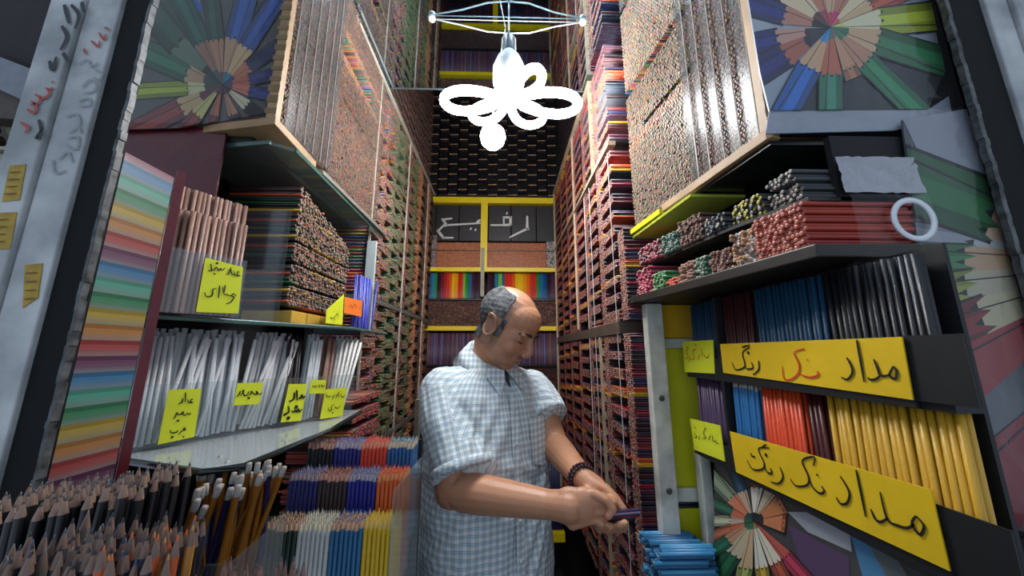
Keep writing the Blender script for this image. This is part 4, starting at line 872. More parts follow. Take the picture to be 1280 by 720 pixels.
t = poster('pencil_poster', 'poster of radiating coloured pencils at upper left above the red sheet', [(110, -60), (372, -60), (344, 140), (225, 160), (60, 165)], pL, (279, 107),
   [(176, 18, 22, 44, 300, '98a832', 'b8b888', '3a3c28'), (203, 26, 24, 48, 300, '2f6a48', 'a88c68', '2a3a34'), (152, 18, 30, 60, 300, '8a3830', 'b0986a', '5a2a34'), (228, 24, 30, 76, 300, '2a4c34', '5a6a58', '1c1c22'), (244, 16, 20, 60, 300, '1e5c48', '8a6450', '2a5a50'), (262, 14, 16, 58, 300, '2a503c', 'a87a5c', '6a3a44'), (285, 18, 16, 60, 300, '2a5aa8', 'b08a68', '2a6a78'), (302, 16, 16, 56, 300, '2450a0', 'c0a070', '2a7a8a'), (325, 18, 16, 40, 300, '1e2450', 'b06c4a', '2a2c60'), (348, 18, 12, 34, 300, '26286a', 'a8583c', '3a3a70'), (12, 18, 12, 34, 300, '24307a', 'b86a4c', '5a2a2a'),
    (40, 16, 12, 40, 300, '14161c', 'c0b898', '1a1a1e'), (70, 14, 12, 40, 120, '3a2a2c', 'a87a5c', '5a2a2c'), (105, 12, 12, 40, 120, '7a2a30', 'a8604a', '7a2a3c'), (130, 14, 12, 50, 160, '8a3430', 'b8b070', '7a3440')], '5c6a74',
   extra=[([(190, -40), (250, -40), (250, 15), (200, 30)], '7a828e'), ([(190, 10), (240, -10), (255, 12), (205, 36)], '2a52a0')])
vs, fs = crinkle(lambda u, v: (pL(115+u*240, -55+v*210)+Vector((0, -.005, 0)), Vector((0, -1, 0))), 20, 18, .0012)
fo = thing('plastic_cover', 'crinkled plastic film over the upper left poster', 'plastic film', tuple(pL(260, 60))); pydata('film_sheet', vs, fs, M_film, fo, smooth=True)
rsh = thing('red_sheet', 'dark red glossy sheet under the upper left poster', 'sheet', (-.72, .66, .38)); MB().box(-.87, -.60, .660, .664, .20, .475).obj('sheet_face', M_redsheet, rsh)
# graffiti and stickers on the left jambs
pJ = lambda px, py: atY(px, py, .439); pJ2 = lambda px, py: atY(px, py, .444)
gr = thing('red_scribble', 'faded red hand-painted digits on the outer left jamb', 'writing', tuple(pJ(50, 120)))
strokes('paint_strokes', sc((0, 0), 3, [[(135, 355), (165, 370), (190, 350), (175, 330)], [(105, 410), (130, 425), (140, 400), (120, 380)], [(185, 340), (205, 330)], [(198, 308), (203, 312)], [(80, 460), (110, 480), (95, 500)], [(118, 395), (150, 385), (155, 360)]]), pJ, .004, mat('faded_red_paint', 'a8453c', .6), gr)
gr = thing('red_scribble', 'small red painted marks near the top of the inner left jamb', 'writing', tuple(pJ2(120, 50)))
strokes('paint_strokes', sc((0, 0), 3, [[(345, 155), (370, 175), (378, 155)], [(375, 125), (392, 150), (400, 130)], [(395, 105), (412, 112)], [(318, 185), (325, 205)]]), pJ2, .0035, mat('faded_red_paint', 'a8453c'), gr)
gr = thing('grey_scribble', 'rubbed out grey handwriting down the inner left jamb', 'writing', tuple(pJ2(110, 130)))
strokes('paint_strokes', sc((0, 0), 3, [[(300, 240), (330, 225), (345, 250), (370, 235)], [(355, 260), (385, 275), (375, 300), (350, 290)], [(310, 330), (340, 300), (365, 320), (350, 345), (315, 350)], [(295, 380), (335, 370), (340, 395), (300, 400)], [(250, 440), (290, 430), (300, 470), (260, 500)], [(255, 520), (295, 515), (290, 560), (250, 545)], [(225, 600), (255, 570), (275, 610)], [(200, 600), (210, 650), (250, 640)], [(300, 480), (305, 500)]]), pJ2, .003, mat('rubbed_grey', '8d9193', .6), gr)
gr = thing('black_scribble', 'black smeared marks along the joint of the outer left jamb', 'writing', tuple(pJ(60, 90)))
strokes('paint_strokes', sc((0, 0), 3, [[(235, 100), (255, 140), (230, 190)], [(270, 20), (300, 60), (285, 110)], [(190, 230), (200, 265), (215, 215)], [(150, 450), (160, 500), (140, 520), (165, 480)], [(240, 200), (262, 235)], [(245, 20), (262, 90)], [(310, 10), (320, 50)]]), pJ, .006, mat('black_smear', '33363a', .7), gr)
M_stk = mat('yellow_sticker', 'b5921c', .5, noise=.35, nscale=60)
for lab, cs_, pf in (('yellow sticker highest on the outer left jamb', [(12, 207), (32, 205), (24, 250), (2, 252)], pJ), ('worn yellow sticker below it at the picture edge', [(-4, 266), (21, 265), (12, 311), (-12, 312)], pJ), ('ragged yellow sticker on the inner left jamb, lowest of three', [(31, 331), (53, 329), (47, 372), (28, 385)], pJ2)):
    t = card('sticker', lab, cs_, pf, M_stk, th=.0006, cat='sticker')
    x0, y0 = cs_[0]; x3, y3 = cs_[3]
    strokes('print_lines', [[(x0+(x3-x0)*f+3, y0+(y3-y0)*f), (x0+(x3-x0)*f+17, y0+(y3-y0)*f-1)] for f in (.2, .4, .6, .8)], pf, .0016, mat('sticker_ink', '6a4a12', .6), t)
# ---------------------------------------------------------------- outside at left: street side clutter
def prism_px(nm, part, lab, cat, pts, y, dep, m):
    P = [atY(px, py, y) for px, py in pts]; t = thing(nm, lab, cat, tuple(sum(P, Vector())/len(P)))
    MB().hexa([p+Vector((0, dep, 0)) for p in P], P).obj(part, m, t, bevel=.003)
prism_px('awning', 'awning_cloth', 'dark fabric awning beyond the left jamb', 'awning', [(-120, -60), (100, -60), (95, 85), (60, 90), (-120, 20)], 1.35, .25, mat('dark_canvas', '2a2426', .8, noise=.3))
prism_px('metal_beam', 'beam_body', 'grey metal roof beam beyond the left jamb', 'beam', [(-80, 40), (75, 100), (60, 140), (-80, 75)], 1.25, .06, mat('grey_beam', '7a808a', .5, noise=.2))
prism_px('wooden_plank', 'plank_body', 'brown plank under the roof beam beyond the left jamb', 'plank', [(-80, 85), (70, 135), (60, 152), (-80, 142)], 1.28, .06, mat('brown_plank', '4c4038', .6, noise=.3))
nc = thing('cream_counter', 'pale cream counter front of the neighbouring stall', 'counter', (-2.4, 1.4, -1.55)); MB().box(-3.6, -1.12, 1.3, 1.5, -1.55, .80).obj('counter_front', mat('cream_board', '9a9884', .5, noise=.1), nc); MB().box(-3.6, -1.12, 1.28, 1.5, .805, .82).obj('counter_top', mat('cream_board', '9a9884'), nc)
hp = thing('pile_of_goods', 'blurred pile of pale green and brown wrapped goods on the cream counter', 'goods', (-2.2, 1.35, .82)); hp['kind'] = 'stuff'
vs_ = MB()
for i in range(44):
    c = Vector((random.uniform(-2.9, -1.5), random.uniform(1.32, 1.45), .855+random.uniform(0, .12))); r = random.uniform(.03, .045)
    vs_.lathe(c-Vector((0, 0, r)), [(0, 0), (r*.8, r*.3), (r, r), (r*.8, r*1.7), (0, r*2)], 10)
vs_.obj('wrapped_goods', mat('goods', '7c8468', .5, col2='4a3c2c', nscale=9), hp, smooth=True)

# ---------------------------------------------------------------- lamp
LC = Vector((.012, .95, .800))
lp = thing('flower_lamp', 'glowing flower-shaped lamp with five looped petals hanging under the mirror', 'lamp', (LC.x, LC.y, LC.z))
ME = emis('lamp_glow', (.94, .97, 1.0), LAMP_E)
for az, ln, dz, wd in ((176, .185, .0, .052), (2, .20, -.005, .055), (131, .155, .012, .044), (53, .155, .010, .050), (-28, .085, .02, .038)):
    a = math.radians(az); d = Vector((math.cos(a), math.sin(a), 0)); s = Vector((-d.y, d.x, 0)); pts = []
    for k in range(40):
        t = 2*math.pi*k/40; rr = .03+ln*.5*(1-math.cos(t)); w_ = wd*math.sin(t)*(.55+.45*rr/ln)*1.0
        pts.append(LC+d*rr*.98+s*w_+Vector((0, 0, dz*rr/ln*2)))
    MB().tube(pts, .0145, 10, closed=True).obj('petal_tube', ME, lp, smooth=True)
hub = MB().lathe(LC, [(.0, -.02), (.036, -.01), (.042, .02), (.042, .05)], 24); hub.obj('glowing_hub', emis('hub_glow', (.94, .97, 1.0), LAMP_E*.6), lp, smooth=True)
MB().lathe(LC, [(.044, .045), (.052, .065), (.052, .115), (.040, .150), (.022, .160), (.020, .178), (.0, .180)], 24).obj('housing', mat('white_plastic', 'e4e8e8', .4), lp, smooth=True)
MB().lathe(LC, [(.019, .178), (.019, .235), (.015, .240), (0, .241)], 16).obj('socket', mat('grey_socket', '4a5560', .4), lp, smooth=True)
for s in (-1, 1): MB().tube([LC+Vector((s*.022, 0, .14)), LC+Vector((s*.022, 0, .235)), LC+Vector((s*.010, 0, .250)), LC+Vector((0, 0, .252))], .0022, 6).obj('socket_wire', M_cord, lp, smooth=True)
MB().tube([LC+Vector((0, 0, .25)), LC+Vector((0, 0, .318))], .0028, 8).obj('cord', M_cord, lp, smooth=True)
BC = atY(616, 171, 1.0)
bb = thing('light_bulb', 'small round glowing bulb hanging just below the flower lamp petals', 'bulb', tuple(BC))
bl_ = MB(); bl_.lathe(BC, [(0, -.043), (.022, -.037), (.037, -.021), (.042, 0), (.037, .021), (.022, .036), (.013, .046)], 20); bl_.obj('bulb_glass', emis('bulb_glow', (1, .95, .86), BULB_E), bb, smooth=True)
MB().lathe(BC, [(.0135, .045), (.0135, .062), (.0, .064)], 16).obj('bulb_cap', mat('bulb_cap_metal', '8a8a88', .3, metal=.8), bb, smooth=True)
MB().tube([BC+Vector((0, 0, .062)), (BC.x+.005, 1.0, .9), (.0, .99, 1.118)], .0018, 6).obj('bulb_cord', M_cord, bb)
hk = thing('hanging_string', 'white string strung between two wall hooks to hold the lamp, its mirror reflection modelled too', 'string', (.012, .95, 1.05))
MB().tube([(-.245, .955, 1.112), (-.15, .955, 1.090), (-.06, .952, 1.062), (.012, .95, 1.056), (.08, .952, 1.060), (.17, .955, 1.092), (.262, .955, 1.112)], .0024, 6).obj('string_line', M_cord, hk, smooth=True)
MB().tube([(-.245, .957, 1.114), (0, .957, 1.1135), (.262, .957, 1.114)], .0016, 6).obj('string_line', M_cord, hk, smooth=True)  # straight tube modelled as the string's reflection line in the mirror
for x in (-.25, .267):
    t = thing('ceiling_hook', 'round white hook plate at the %s end of the lamp string' % ('left' if x < 0 else 'right'), 'hook', (x, .955, 1.105)); MB().lathe((x, .955, 1.106), [(0, 0), (.011, .002), (.012, .012), (.0, .0145)], 16).obj('hook_plate', M_cord, t, smooth=True)
# ---------------------------------------------------------------- the shopkeeper
def remesh(name, mb, voxel, smooth=4, post=None):
    me = bpy.data.meshes.new(name); me.from_pydata([tuple(v) for v in mb.v], [], mb.f); o = bpy.data.objects.new(name, me); COL.objects.link(o)
    r = o.modifiers.new('r', 'REMESH'); r.mode = 'VOXEL'; r.voxel_size = voxel; r.use_smooth_shade = True
    s = o.modifiers.new('s', 'SMOOTH'); s.iterations = smooth; s.factor = .6
    dg = bpy.context.evaluated_depsgraph_get(); ev = o.evaluated_get(dg); m2 = bpy.data.meshes.new_from_object(ev); bpy.data.objects.remove(o); bpy.data.meshes.remove(me)
    m2.polygons.foreach_set('use_smooth', [True]*len(m2.polygons)); return m2
def ell(mb, c, r, M=None, seg=20, rings=12):
    n0 = len(mb.v); c = Vector(c)
    for i in range(rings+1):
        th = math.pi*i/rings
        for k in range(seg):
            a = 2*math.pi*k/seg; v = Vector((math.sin(th)*math.cos(a)*r[0], math.sin(th)*math.sin(a)*r[1], math.cos(th)*r[2]))
            if i in (0, rings): v = v+Vector((math.cos(a), math.sin(a), 0))*1e-4
            mb.v.append((M @ v if M else v)+c)
    for i in range(rings):
        for k in range(seg): l = (k+1) % seg; mb.f.append([n0+i*seg+k, n0+(i+1)*seg+k, n0+(i+1)*seg+l, n0+i*seg+l])
    mb.f.append([n0+k for k in range(seg)]); mb.f.append([n0+rings*seg+k for k in reversed(range(seg))])
def limb(mb, pts, rad, seg=16):
    P = [Vector(p) for p in pts]; Q, R = [], []
    for i in range(len(P)-1):
        for t in (0, .34, .67): Q.append(P[i].lerp(P[i+1], t)); R.append(rad[i]+(rad[i+1]-rad[i])*t)
    Q.append(P[-1]); R.append(rad[-1]); mb.tube(Q, R, seg)
    for p, r in zip(P, rad): ell(mb, p, (r*.99,)*3, seg=14, rings=8)
HC = atY(634, 407, 1.05); yw = math.radians(60); pt_ = math.radians(36)
f_ = Vector((math.sin(yw)*math.cos(pt_), -math.cos(yw)*math.cos(pt_), -math.sin(pt_))); r_ = Vector((-math.cos(yw), -math.sin(yw), 0)); u_ = r_.cross(f_)
HM = Matrix((r_, f_, u_)).transposed()
hp_ = lambda x, y, z: HC+HM @ Vector((x, y, z))
hd = MB()
def he(c, r): ell(hd, hp_(*c), r, HM)
he((0, -.014, .030), (.077, .100, .086)); he((0, .030, -.012), (.064, .066, .088)); he((0, .028, .045), (.066, .066, .055))
he((0, .032, -.074), (.058, .058, .044)); he((0, .062, -.100), (.030, .024, .020)); he((0, .02, -.098), (.046, .052, .026))
for s in (-1, 1):
    he((s*.035, .062, -.036), (.025, .024, .028)); he((s*.030, .083, .020), (.027, .011, .008)); he((s*.012, .106, -.036), (.009, .010, .008))
    he((s*.031, .074, .001), (.0155, .013, .0115)); he((s*.045, .03, -.07), (.018, .03, .03))
hd.tube([hp_(0, .088, .018), hp_(0, .097, -.002), hp_(0, .108, -.020), hp_(0, .111, -.028)], [.009, .0095, .0115, .012], 14); he((0, .108, -.029), (.0125, .0135, .011)); he((0, .098, -.036), (.012, .016, .008))
he((0, .088, -.060), (.026, .012, .0065)); he((0, .087, -.070), (.023, .012, .0065)); he((0, .082, -.052), (.028, .012, .010))
for s in (-1, 1):
    pts = [hp_(s*(.074+.012*abs(math.sin(t))), -.010+.019*math.cos(t)-.006*math.sin(t), -.008+.031*math.sin(t)) for t in [i*2*math.pi/16 for i in range(16)]]
    hd.tube(pts, .0052, 8, closed=True); ell(hd, hp_(s*.074, -.008, -.010), (.006, .016, .026), HM)
NB = Vector((-.055, 1.115, -.075)); SR = Vector((-.172, 1.035, -.118)); SL = Vector((.105, 1.185, -.135))
EL_R = atY(566, 612, .94); WR_R = atY(684, 630, .845); EL_L = atY(693, 556, 1.10); WR_L = atY(727, 597, .90)
limb(hd, [hp_(0, -.022, -.055), NB.lerp(hp_(0, -.022, -.055), .45), NB, NB+Vector((0, 0, -.08))], [.058, .058, .062, .075], 20)
# torso core, legs
limb(hd, [NB+Vector((0, 0, -.1)), (-.045, 1.10, -.35), (-.045, 1.10, -.62)], [.085, .10, .11]); limb(hd, [SR, NB+Vector((0, 0, -.1)), SL], [.05, .07, .05])
for s in (-1, 1): limb(hd, [(-.045+s*.07, 1.10+s*.05, -.62), (-.045+s*.085, 1.09+s*.06, -1.05), (-.045+s*.09, 1.11+s*.06, -1.47)], [.085, .055, .04])
limb(hd, [SR, EL_R, EL_R.lerp(WR_R, .35), WR_R], [.05, .047, .045, .031]); limb(hd, [SL, EL_L, EL_L.lerp(WR_L, .35), WR_L], [.05, .044, .041, .029])
# right hand: fist, back towards the viewer, gripping the pencils
HR = atY(715, 633, .822)
limb(hd, [WR_R, HR+Vector((-.005, 0, 0))], [.030, .034]); M0 = Euler((0, math.radians(8), math.radians(-8))).to_matrix()
ell(hd, HR, (.047, .021, .041), M0); ell(hd, atY(728, 632, .815), (.034, .022, .039), M0)
for i, (kx, ky) in enumerate(((742, 617), (745, 628), (743, 639), (738, 650))):
    K = atY(kx, ky, .808); rr = (.0105, .0108, .0102, .009)[i]; ln = (1, 1.05, .98, .8)[i]
    if i == 0: pts = [HR+Vector((0, 0, .02)), K, atY(758, 625, .795), atY(766, 637, .790), atY(760, 645, .789)]
    else: pts = [HR+Vector((0, 0, .02-.018*i)), K, K+Vector((.036*ln, .004, -.003)), K+Vector((.036*ln, .030, -.006)), K+Vector((.014*ln, .036, -.006))]
    limb(hd, pts, [.014, rr*1.12, rr, rr*.9, rr*.8], 12)
limb(hd, [atY(705, 620, .835), atY(728, 622, .85), atY(745, 632, .845), atY(757, 640, .815)], [.017, .0145, .0125, .011], 12)
# left hand: palm up below, fingers under the pencils, thumb on top
HL = atY(744, 611, .875); limb(hd, [WR_L, HL], [.028, .029]); M1 = Euler((math.radians(35), math.radians(35), math.radians(20))).to_matrix()
ell(hd, HL+Vector((.004, -.005, -.012)), (.042, .040, .017), M1); ell(hd, atY(748, 625, .862), (.036, .034, .018), M1)
limb(hd, [atY(740, 604, .872), atY(757, 612, .853), atY(769, 624, .835), atY(779, 636, .822)], [.016, .0135, .0115, .009], 12)
for i, (mx, my_, tx, ty) in enumerate(((765, 632, 781, 654), (757, 637, 774, 656), (748, 640, 763, 658), (740, 640, 752, 655))):
    limb(hd, [atY(mx-8, my_-12, .868), atY(mx, my_, .862), atY(tx-3, ty+4, .845), atY(tx-2, ty+6, .822), atY(tx, ty, .803)], [.014, .0115, .0105, .0095, .0082], 12)
body = remesh('body', hd, .0030, 3)
# sculpt: eye sockets, colour mask
n = len(body.vertices); co = np.empty(n*3, dtype=np.float32); body.vertices.foreach_get('co', co); co = co.reshape(-1, 3)
HMi = np.array(HM.transposed()); loc = (co-np.array(HC)) @ HMi.T
g = lambda c, s: np.exp(-(((loc-np.array(c))/np.array(s))**2).sum(1))
d = np.zeros(n)
for s in (-1, 1): d += .006*g((s*.028, .085, .009), (.015, .02, .006))+.004*g((s*.040, .075, -.012), (.012, .02, .006))+.003*g((s*.028, .10, -.050), (.006, .02, .014))+.0035*g((s*.079, -.008, -.006), (.006, .010, .018))
d += .003*g((0, .098, -.066), (.022, .02, .0022)); 
for zz in (.050, .062, .074): d += .0010*g((0, .09, zz), (.04, .05, .002))
co2 = co-(d[:, None]*np.array(f_)[None, :]); body.vertices.foreach_set('co', co2.ravel().astype(np.float32))
skin = np.array(lin('bd8767')); col = np.tile(skin, (n, 1))
def mixc(m, hx, a):
    global col; m = np.clip(m, 0, 1)[:, None]*a; col = col*(1-m)+np.array(lin(hx))*m
head = (np.abs(loc) < .16).all(1)
mixc(head*g((0, .07, -.075), (.07, .06, .04)), '7e6658', .4); mixc(head*(g((-.036, .075, -.035), (.025, .03, .022))+g((.036, .075, -.035), (.025, .03, .022))+g((0, .12, -.03), (.015, .02, .015))), 'b8705c', .45)
mixc(head*(g((.03, .08, -.004), (.018, .03, .010))+g((-.03, .08, -.004), (.018, .03, .010))), '6e4636', .55); mixc(head*g((0, .095, -.066), (.024, .02, .009)), '8a4a40', .6)
mixc(head*g((0, .093, -.052), (.03, .03, .007)), '4f4742', .5)
mixc(head*((loc[:, 2] < .09) & (loc[:, 1] < .03) & (loc[:, 2] > -.08)).astype(float), '6a6460', .35)
at = body.attributes.new('Col', 'FLOAT_COLOR', 'POINT'); at.data.foreach_set('color', np.concatenate([col, np.ones((n, 1))], 1).astype(np.float32).ravel())
SK = attrmat('skin', .42, bump=.12, bscale=350); SK.node_tree.nodes['Principled BSDF'].inputs['Subsurface Weight'].default_value = .12; SK.node_tree.nodes['Principled BSDF'].inputs['Subsurface Radius'].default_value = (.01, .004, .002)
body.materials.append(SK)
man = thing('person', 'balding man in a pale checked short-sleeved shirt, head bowed, sorting pencils in his hands', 'person', (-.04, 1.1, -1.55))
def unparent_shift(me, par):
    me.transform(Matrix.Translation(-par.location)); return me
bo = link('body', unparent_shift(body, man), man)
# hair shell
hb = MB()
def hairmask(l):
    x, y, z = l; ylim = .018-.25*max(0, z-.045)+(.012 if -.03 < z < .03 and abs(x) > .06 else 0)
    return y < ylim and -.075+.25*max(0, y+.02) < z < .098 and not (abs(x) > .071 and abs(y+.008) < .022 and -.045 < z < .026) and not (y > -.03 and z < -.035)
keep = {}; vv = []; ff = []
nrm = np.empty(n*3, dtype=np.float32); body.vertices.foreach_get('normal', nrm); nrm = nrm.reshape(-1, 3)
body_co = np.empty(n*3, dtype=np.float32); body.vertices.foreach_get('co', body_co); body_co = body_co.reshape(-1, 3)
hm = np.array([bool(head[i]) and hairmask(loc[i]) for i in range(n)])
for p in body.polygons:
    if all(hm[v] for v in p.vertices):
        idx = []
        for v in p.vertices:
            if v not in keep:
                keep[v] = len(vv); k = .0035+.0008*math.sin(loc[v][2]*420+loc[v][1]*160)*math.sin(loc[v][1]*330+loc[v][0]*90); vv.append(tuple(body_co[v]+nrm[v]*k+np.array(man.location)))
            idx.append(keep[v])
        ff.append(idx)
if vv: pydata('hair', vv, ff, mat('grey_hair', '6e7071', .65, col2='34363a', nscale=60, bump=.6, bscale=400), man, smooth=True)
fh = MB()
for s in (-1, 1): fh.tube([hp_(s*.012, .0965, .021), hp_(s*.028, .0955, .026), hp_(s*.045, .083, .022), hp_(s*.052, .072, .016)], [.0028, .0046, .0042, .002], 8)
fh.obj('eyebrow', mat('dark_brow', '26221f', .8, bump=.6, bscale=300), man, smooth=True)
el_ = MB()
for s in (-1, 1): el_.tube([hp_(s*.018, .0835, -.006), hp_(s*.030, .0865, -.0085), hp_(s*.043, .078, -.006)], [.0010, .0016, .001], 6)
el_.obj('eyelash', mat('dark_lash', '17120f', .8), man, smooth=True)
# shirt
ty = math.radians(35); lat = Vector((-math.cos(ty), -math.sin(ty), 0)); fwd = Vector((math.sin(ty), -math.cos(ty), 0))
rings = [(-.035, .070, .066, (-.055, 1.112)), (-.055, .105, .078, (-.052, 1.112)), (-.085, .160, .098, (-.046, 1.11)), (-.13, .185, .118, (-.044, 1.105)), (-.20, .188, .132, (-.046, 1.10)), (-.30, .190, .145, (-.048, 1.095)), (-.42, .196, .158, (-.050, 1.09)), (-.55, .198, .160, (-.048, 1.09)), (-.68, .195, .152, (-.048, 1.09)), (-.78, .192, .145, (-.048, 1.09))]
sb = MB(); SEG = 40
for z, a, b, (cx, cy) in rings:
    for k in range(SEG):
        t = 2*math.pi*k/SEG; ca, sa = math.cos(t), math.sin(t); e = 2/2.4
        sb.v.append(Vector((cx, cy, z))+lat*a*math.copysign(abs(ca)**e, ca)+fwd*b*math.copysign(abs(sa)**e, sa))
for i in range(len(rings)-1):
    for k in range(SEG): l = (k+1) % SEG; sb.f.append([i*SEG+k, (i+1)*SEG+k, (i+1)*SEG+l, i*SEG+l])
sb.f.append([k for k in range(SEG)]); sb.f.append([(len(rings)-1)*SEG+k for k in reversed(range(SEG))])
HEMR = atY(578, 590, .945); HEML = atY(686, 522, 1.115)
NT = Vector((-.055, 1.112, -.09))
sr = [SR, SR.lerp(HEMR, .5)+Vector((-.012, 0, 0)), HEMR]; limb(sb, [NT+Vector((0, 0, .0)), SR], [.062, .072])
limb(sb, [SR, SR.lerp(HEMR, .5)+Vector((-.010, 0, 0))], [.074, .078])
sb.tube([SR.lerp(HEMR, .4)+Vector((-.010, 0, 0)), SR.lerp(HEMR, .7)+Vector((-.006, 0, 0)), HEMR], [.077, .078, .080], 24)
limb(sb, [NT, SL], [.062, .068]); limb(sb, [SL, SL.lerp(HEML, .5)], [.068, .066]); sb.tube([SL.lerp(HEML, .4), HEML], [.066, .062], 24)
shirt = remesh('shirt', sb, .0045, 4)
n = len(shirt.vertices); c = np.empty(n*3, dtype=np.float32); shirt.vertices.foreach_get('co', c); c = c.reshape(-1, 3); nr = np.empty(n*3, dtype=np.float32); shirt.vertices.foreach_get('normal', nr); nr = nr.reshape(-1, 3)
# folds
x, y, z = c[:, 0], c[:, 1], c[:, 2]; la = (c-np.array([-.048, 1.09, 0])) @ np.array(lat); fw = (c-np.array([-.048, 1.09, 0])) @ np.array(fwd)
fold = 1.0*(.0045*np.sin((la*1.0+z*.55)*70+2*np.sin(z*18))*np.exp(-((z+.12)/.10)**2) + .0045*np.sin(la*52+np.sin(z*14)*1.6)*np.clip((-z-.25)*3, 0, 1) + .0030*np.sin((z*1.3-la*.7)*75+1.5*np.sin(la*30)) * np.exp(-((z+.33)/.07)**2))+.0035*np.sin((z*.8+la*1.2)*60+3*np.sin(la*22+z*9))*np.clip((-z-.08)*8, 0, 1)
crease = -.012*np.exp(-((la-(.115-.02*np.sin(z*20)))/.010)**2)*(z < -.14)*(z > -.42)*(fw > 0)*0
c = c+nr*(fold+.0012*np.sin(x*150+z*90)*np.sin(y*120-z*60))[:, None]
shirt.vertices.foreach_set('co', c.astype(np.float32).ravel())
# cloth coordinates (metres along the weave)
def seg_t(c, A, B):
    A = np.array(A); B = np.array(B); d = B-A; t = np.clip(((c-A) @ d)/(d @ d), 0, 1); return np.linalg.norm(c-(A+t[:, None]*d), axis=1), t*np.linalg.norm(d)
ang = np.arctan2(la, fw); uv = np.stack([ang*.17, z], 1)
for A, B in ((SR, HEMR), (SL, HEML)):
    dist, tt = seg_t(c, A, B); A_ = np.array(A); dd = np.array((B-A).normalized()); q = c-A_; q = q-(q @ dd)[:, None]*dd; e1 = np.array(fwd)-np.dot(fwd, dd)*dd; e1 /= np.linalg.norm(e1); e2 = np.cross(dd, e1)
    an_ = np.arctan2(q @ e2, q @ e1); tor = np.sqrt((la/.2)**2+(fw/.15)**2)
    m = (dist < .088) & (tt > .0) & ((np.abs(la) > .165) | (tt > .16)) & (np.sign(la) == (1 if A is SR else -1))
    uv[m] = np.stack([an_*.075, -tt*1.0], 1)[m]
at = shirt.attributes.new('cloth', 'FLOAT_VECTOR', 'POINT'); at.data.foreach_set('vector', np.concatenate([uv, np.zeros((n, 1))], 1).astype(np.float32).ravel())
def shirtmat():
    m = mat('checked_cotton', 'b9c8cf', .8, bump=.25, bscale=40, nscale=20); nt = m.node_tree; b = nt.nodes['Principled BSDF']; L = nt.links
    a = nt.nodes.new('ShaderNodeAttribute'); a.attribute_name = 'cloth'; sp_ = nt.nodes.new('ShaderNodeSeparateXYZ'); L.new(a.outputs['Vector'], sp_.inputs[0])
    def line(src, per, w, ph=0):
        ad_ = nt.nodes.new('ShaderNodeMath'); ad_.operation = 'ADD'; ad_.inputs[1].default_value = 10+ph; L.new(src, ad_.inputs[0])
        mo = nt.nodes.new('ShaderNodeMath'); mo.operation = 'MODULO'; mo.inputs[1].default_value = per; L.new(ad_.outputs[0], mo.inputs[0])
        lt = nt.nodes.new('ShaderNodeMath'); lt.operation = 'LESS_THAN'; lt.inputs[1].default_value = w; L.new(mo.outputs[0], lt.inputs[0]); return lt.outputs[0]
    cur = None
    base = nt.nodes.new('ShaderNodeRGB'); base.outputs[0].default_value = (*lin('e0e5e6'), 1); cur = base.outputs[0]
    for src in (sp_.outputs[0], sp_.outputs[1]):
        for per, w, ph, colr, f in ((.0165, .0050, 0, '86b4cc', .45), (.0165, .0019, .0105, '5a544c', .5)):
            mx = nt.nodes.new('ShaderNodeMixRGB'); mx.blend_type = 'MULTIPLY'; mu = nt.nodes.new('ShaderNodeMath'); mu.operation = 'MULTIPLY'; mu.inputs[1].default_value = f
            L.new(line(src, per, w, ph), mu.inputs[0]); L.new(mu.outputs[0], mx.inputs[0]); L.new(cur, mx.inputs[1]); mx.inputs[2].default_value = (*lin(colr), 1); cur = mx.outputs[0]
    L.new(cur, b.inputs['Base Color']); return m
MS = shirtmat(); shirt.materials.append(MS)
so = link('shirt', unparent_shift(shirt, man), man)
def clothed(o, f=(1, 1)):
    me = o.data; n = len(me.vertices); cc_ = np.empty(n*3, dtype=np.float32); me.vertices.foreach_get('co', cc_); cc_ = cc_.reshape(-1, 3); a = me.attributes.new('cloth', 'FLOAT_VECTOR', 'POINT')
    a.data.foreach_set('vector', np.stack([cc_[:, 0]*1.2, cc_[:, 2], cc_[:, 1]*0], 1).astype(np.float32).ravel()); return o
COLLAR_PTS = []
# collar: stand and two points
cb = MB(); NC = NB+Vector((.004, -.010, .052)); nd = (hp_(0, -.022, -.055)-NB).normalized(); e1 = (fwd-nd*fwd.dot(nd)).normalized(); e2 = nd.cross(e1)
N = 28; start = len(cb.v); prof = []
for i in range(N+1):
    t = math.radians(18)+(2*math.pi-math.radians(36))*i/N; d_ = e1*math.cos(t)+e2*math.sin(t); op = abs(math.cos(t/2))**6
    inn = NC+d_*.066-nd*(.022+.030*op)+e1*(.010*op); top = NC+d_*.069+nd*(.040-.045*op)+e1*(.012*op); out = NC+d_*(.110+.030*op)-nd*(.020+.040*op)+e1*(.010*op)
    cb.v += [inn, top, out, out-d_*.003]
for i in range(N):
    a = start+4*i
    for k in range(3): cb.f.append([a+k, a+k+1, a+4+k+1, a+4+k])
clothed(cb.obj('collar', MS, man, smooth=True))
for s in (-1, 1):
    cp = MB(); pts_ = [(.004, -.056, .020), (.040, -.047, .014), (.066, -.066, .012), (.044, -.122, .012), (.016, -.082, .016)]
    COLLAR_PTS.append((s, pts_))
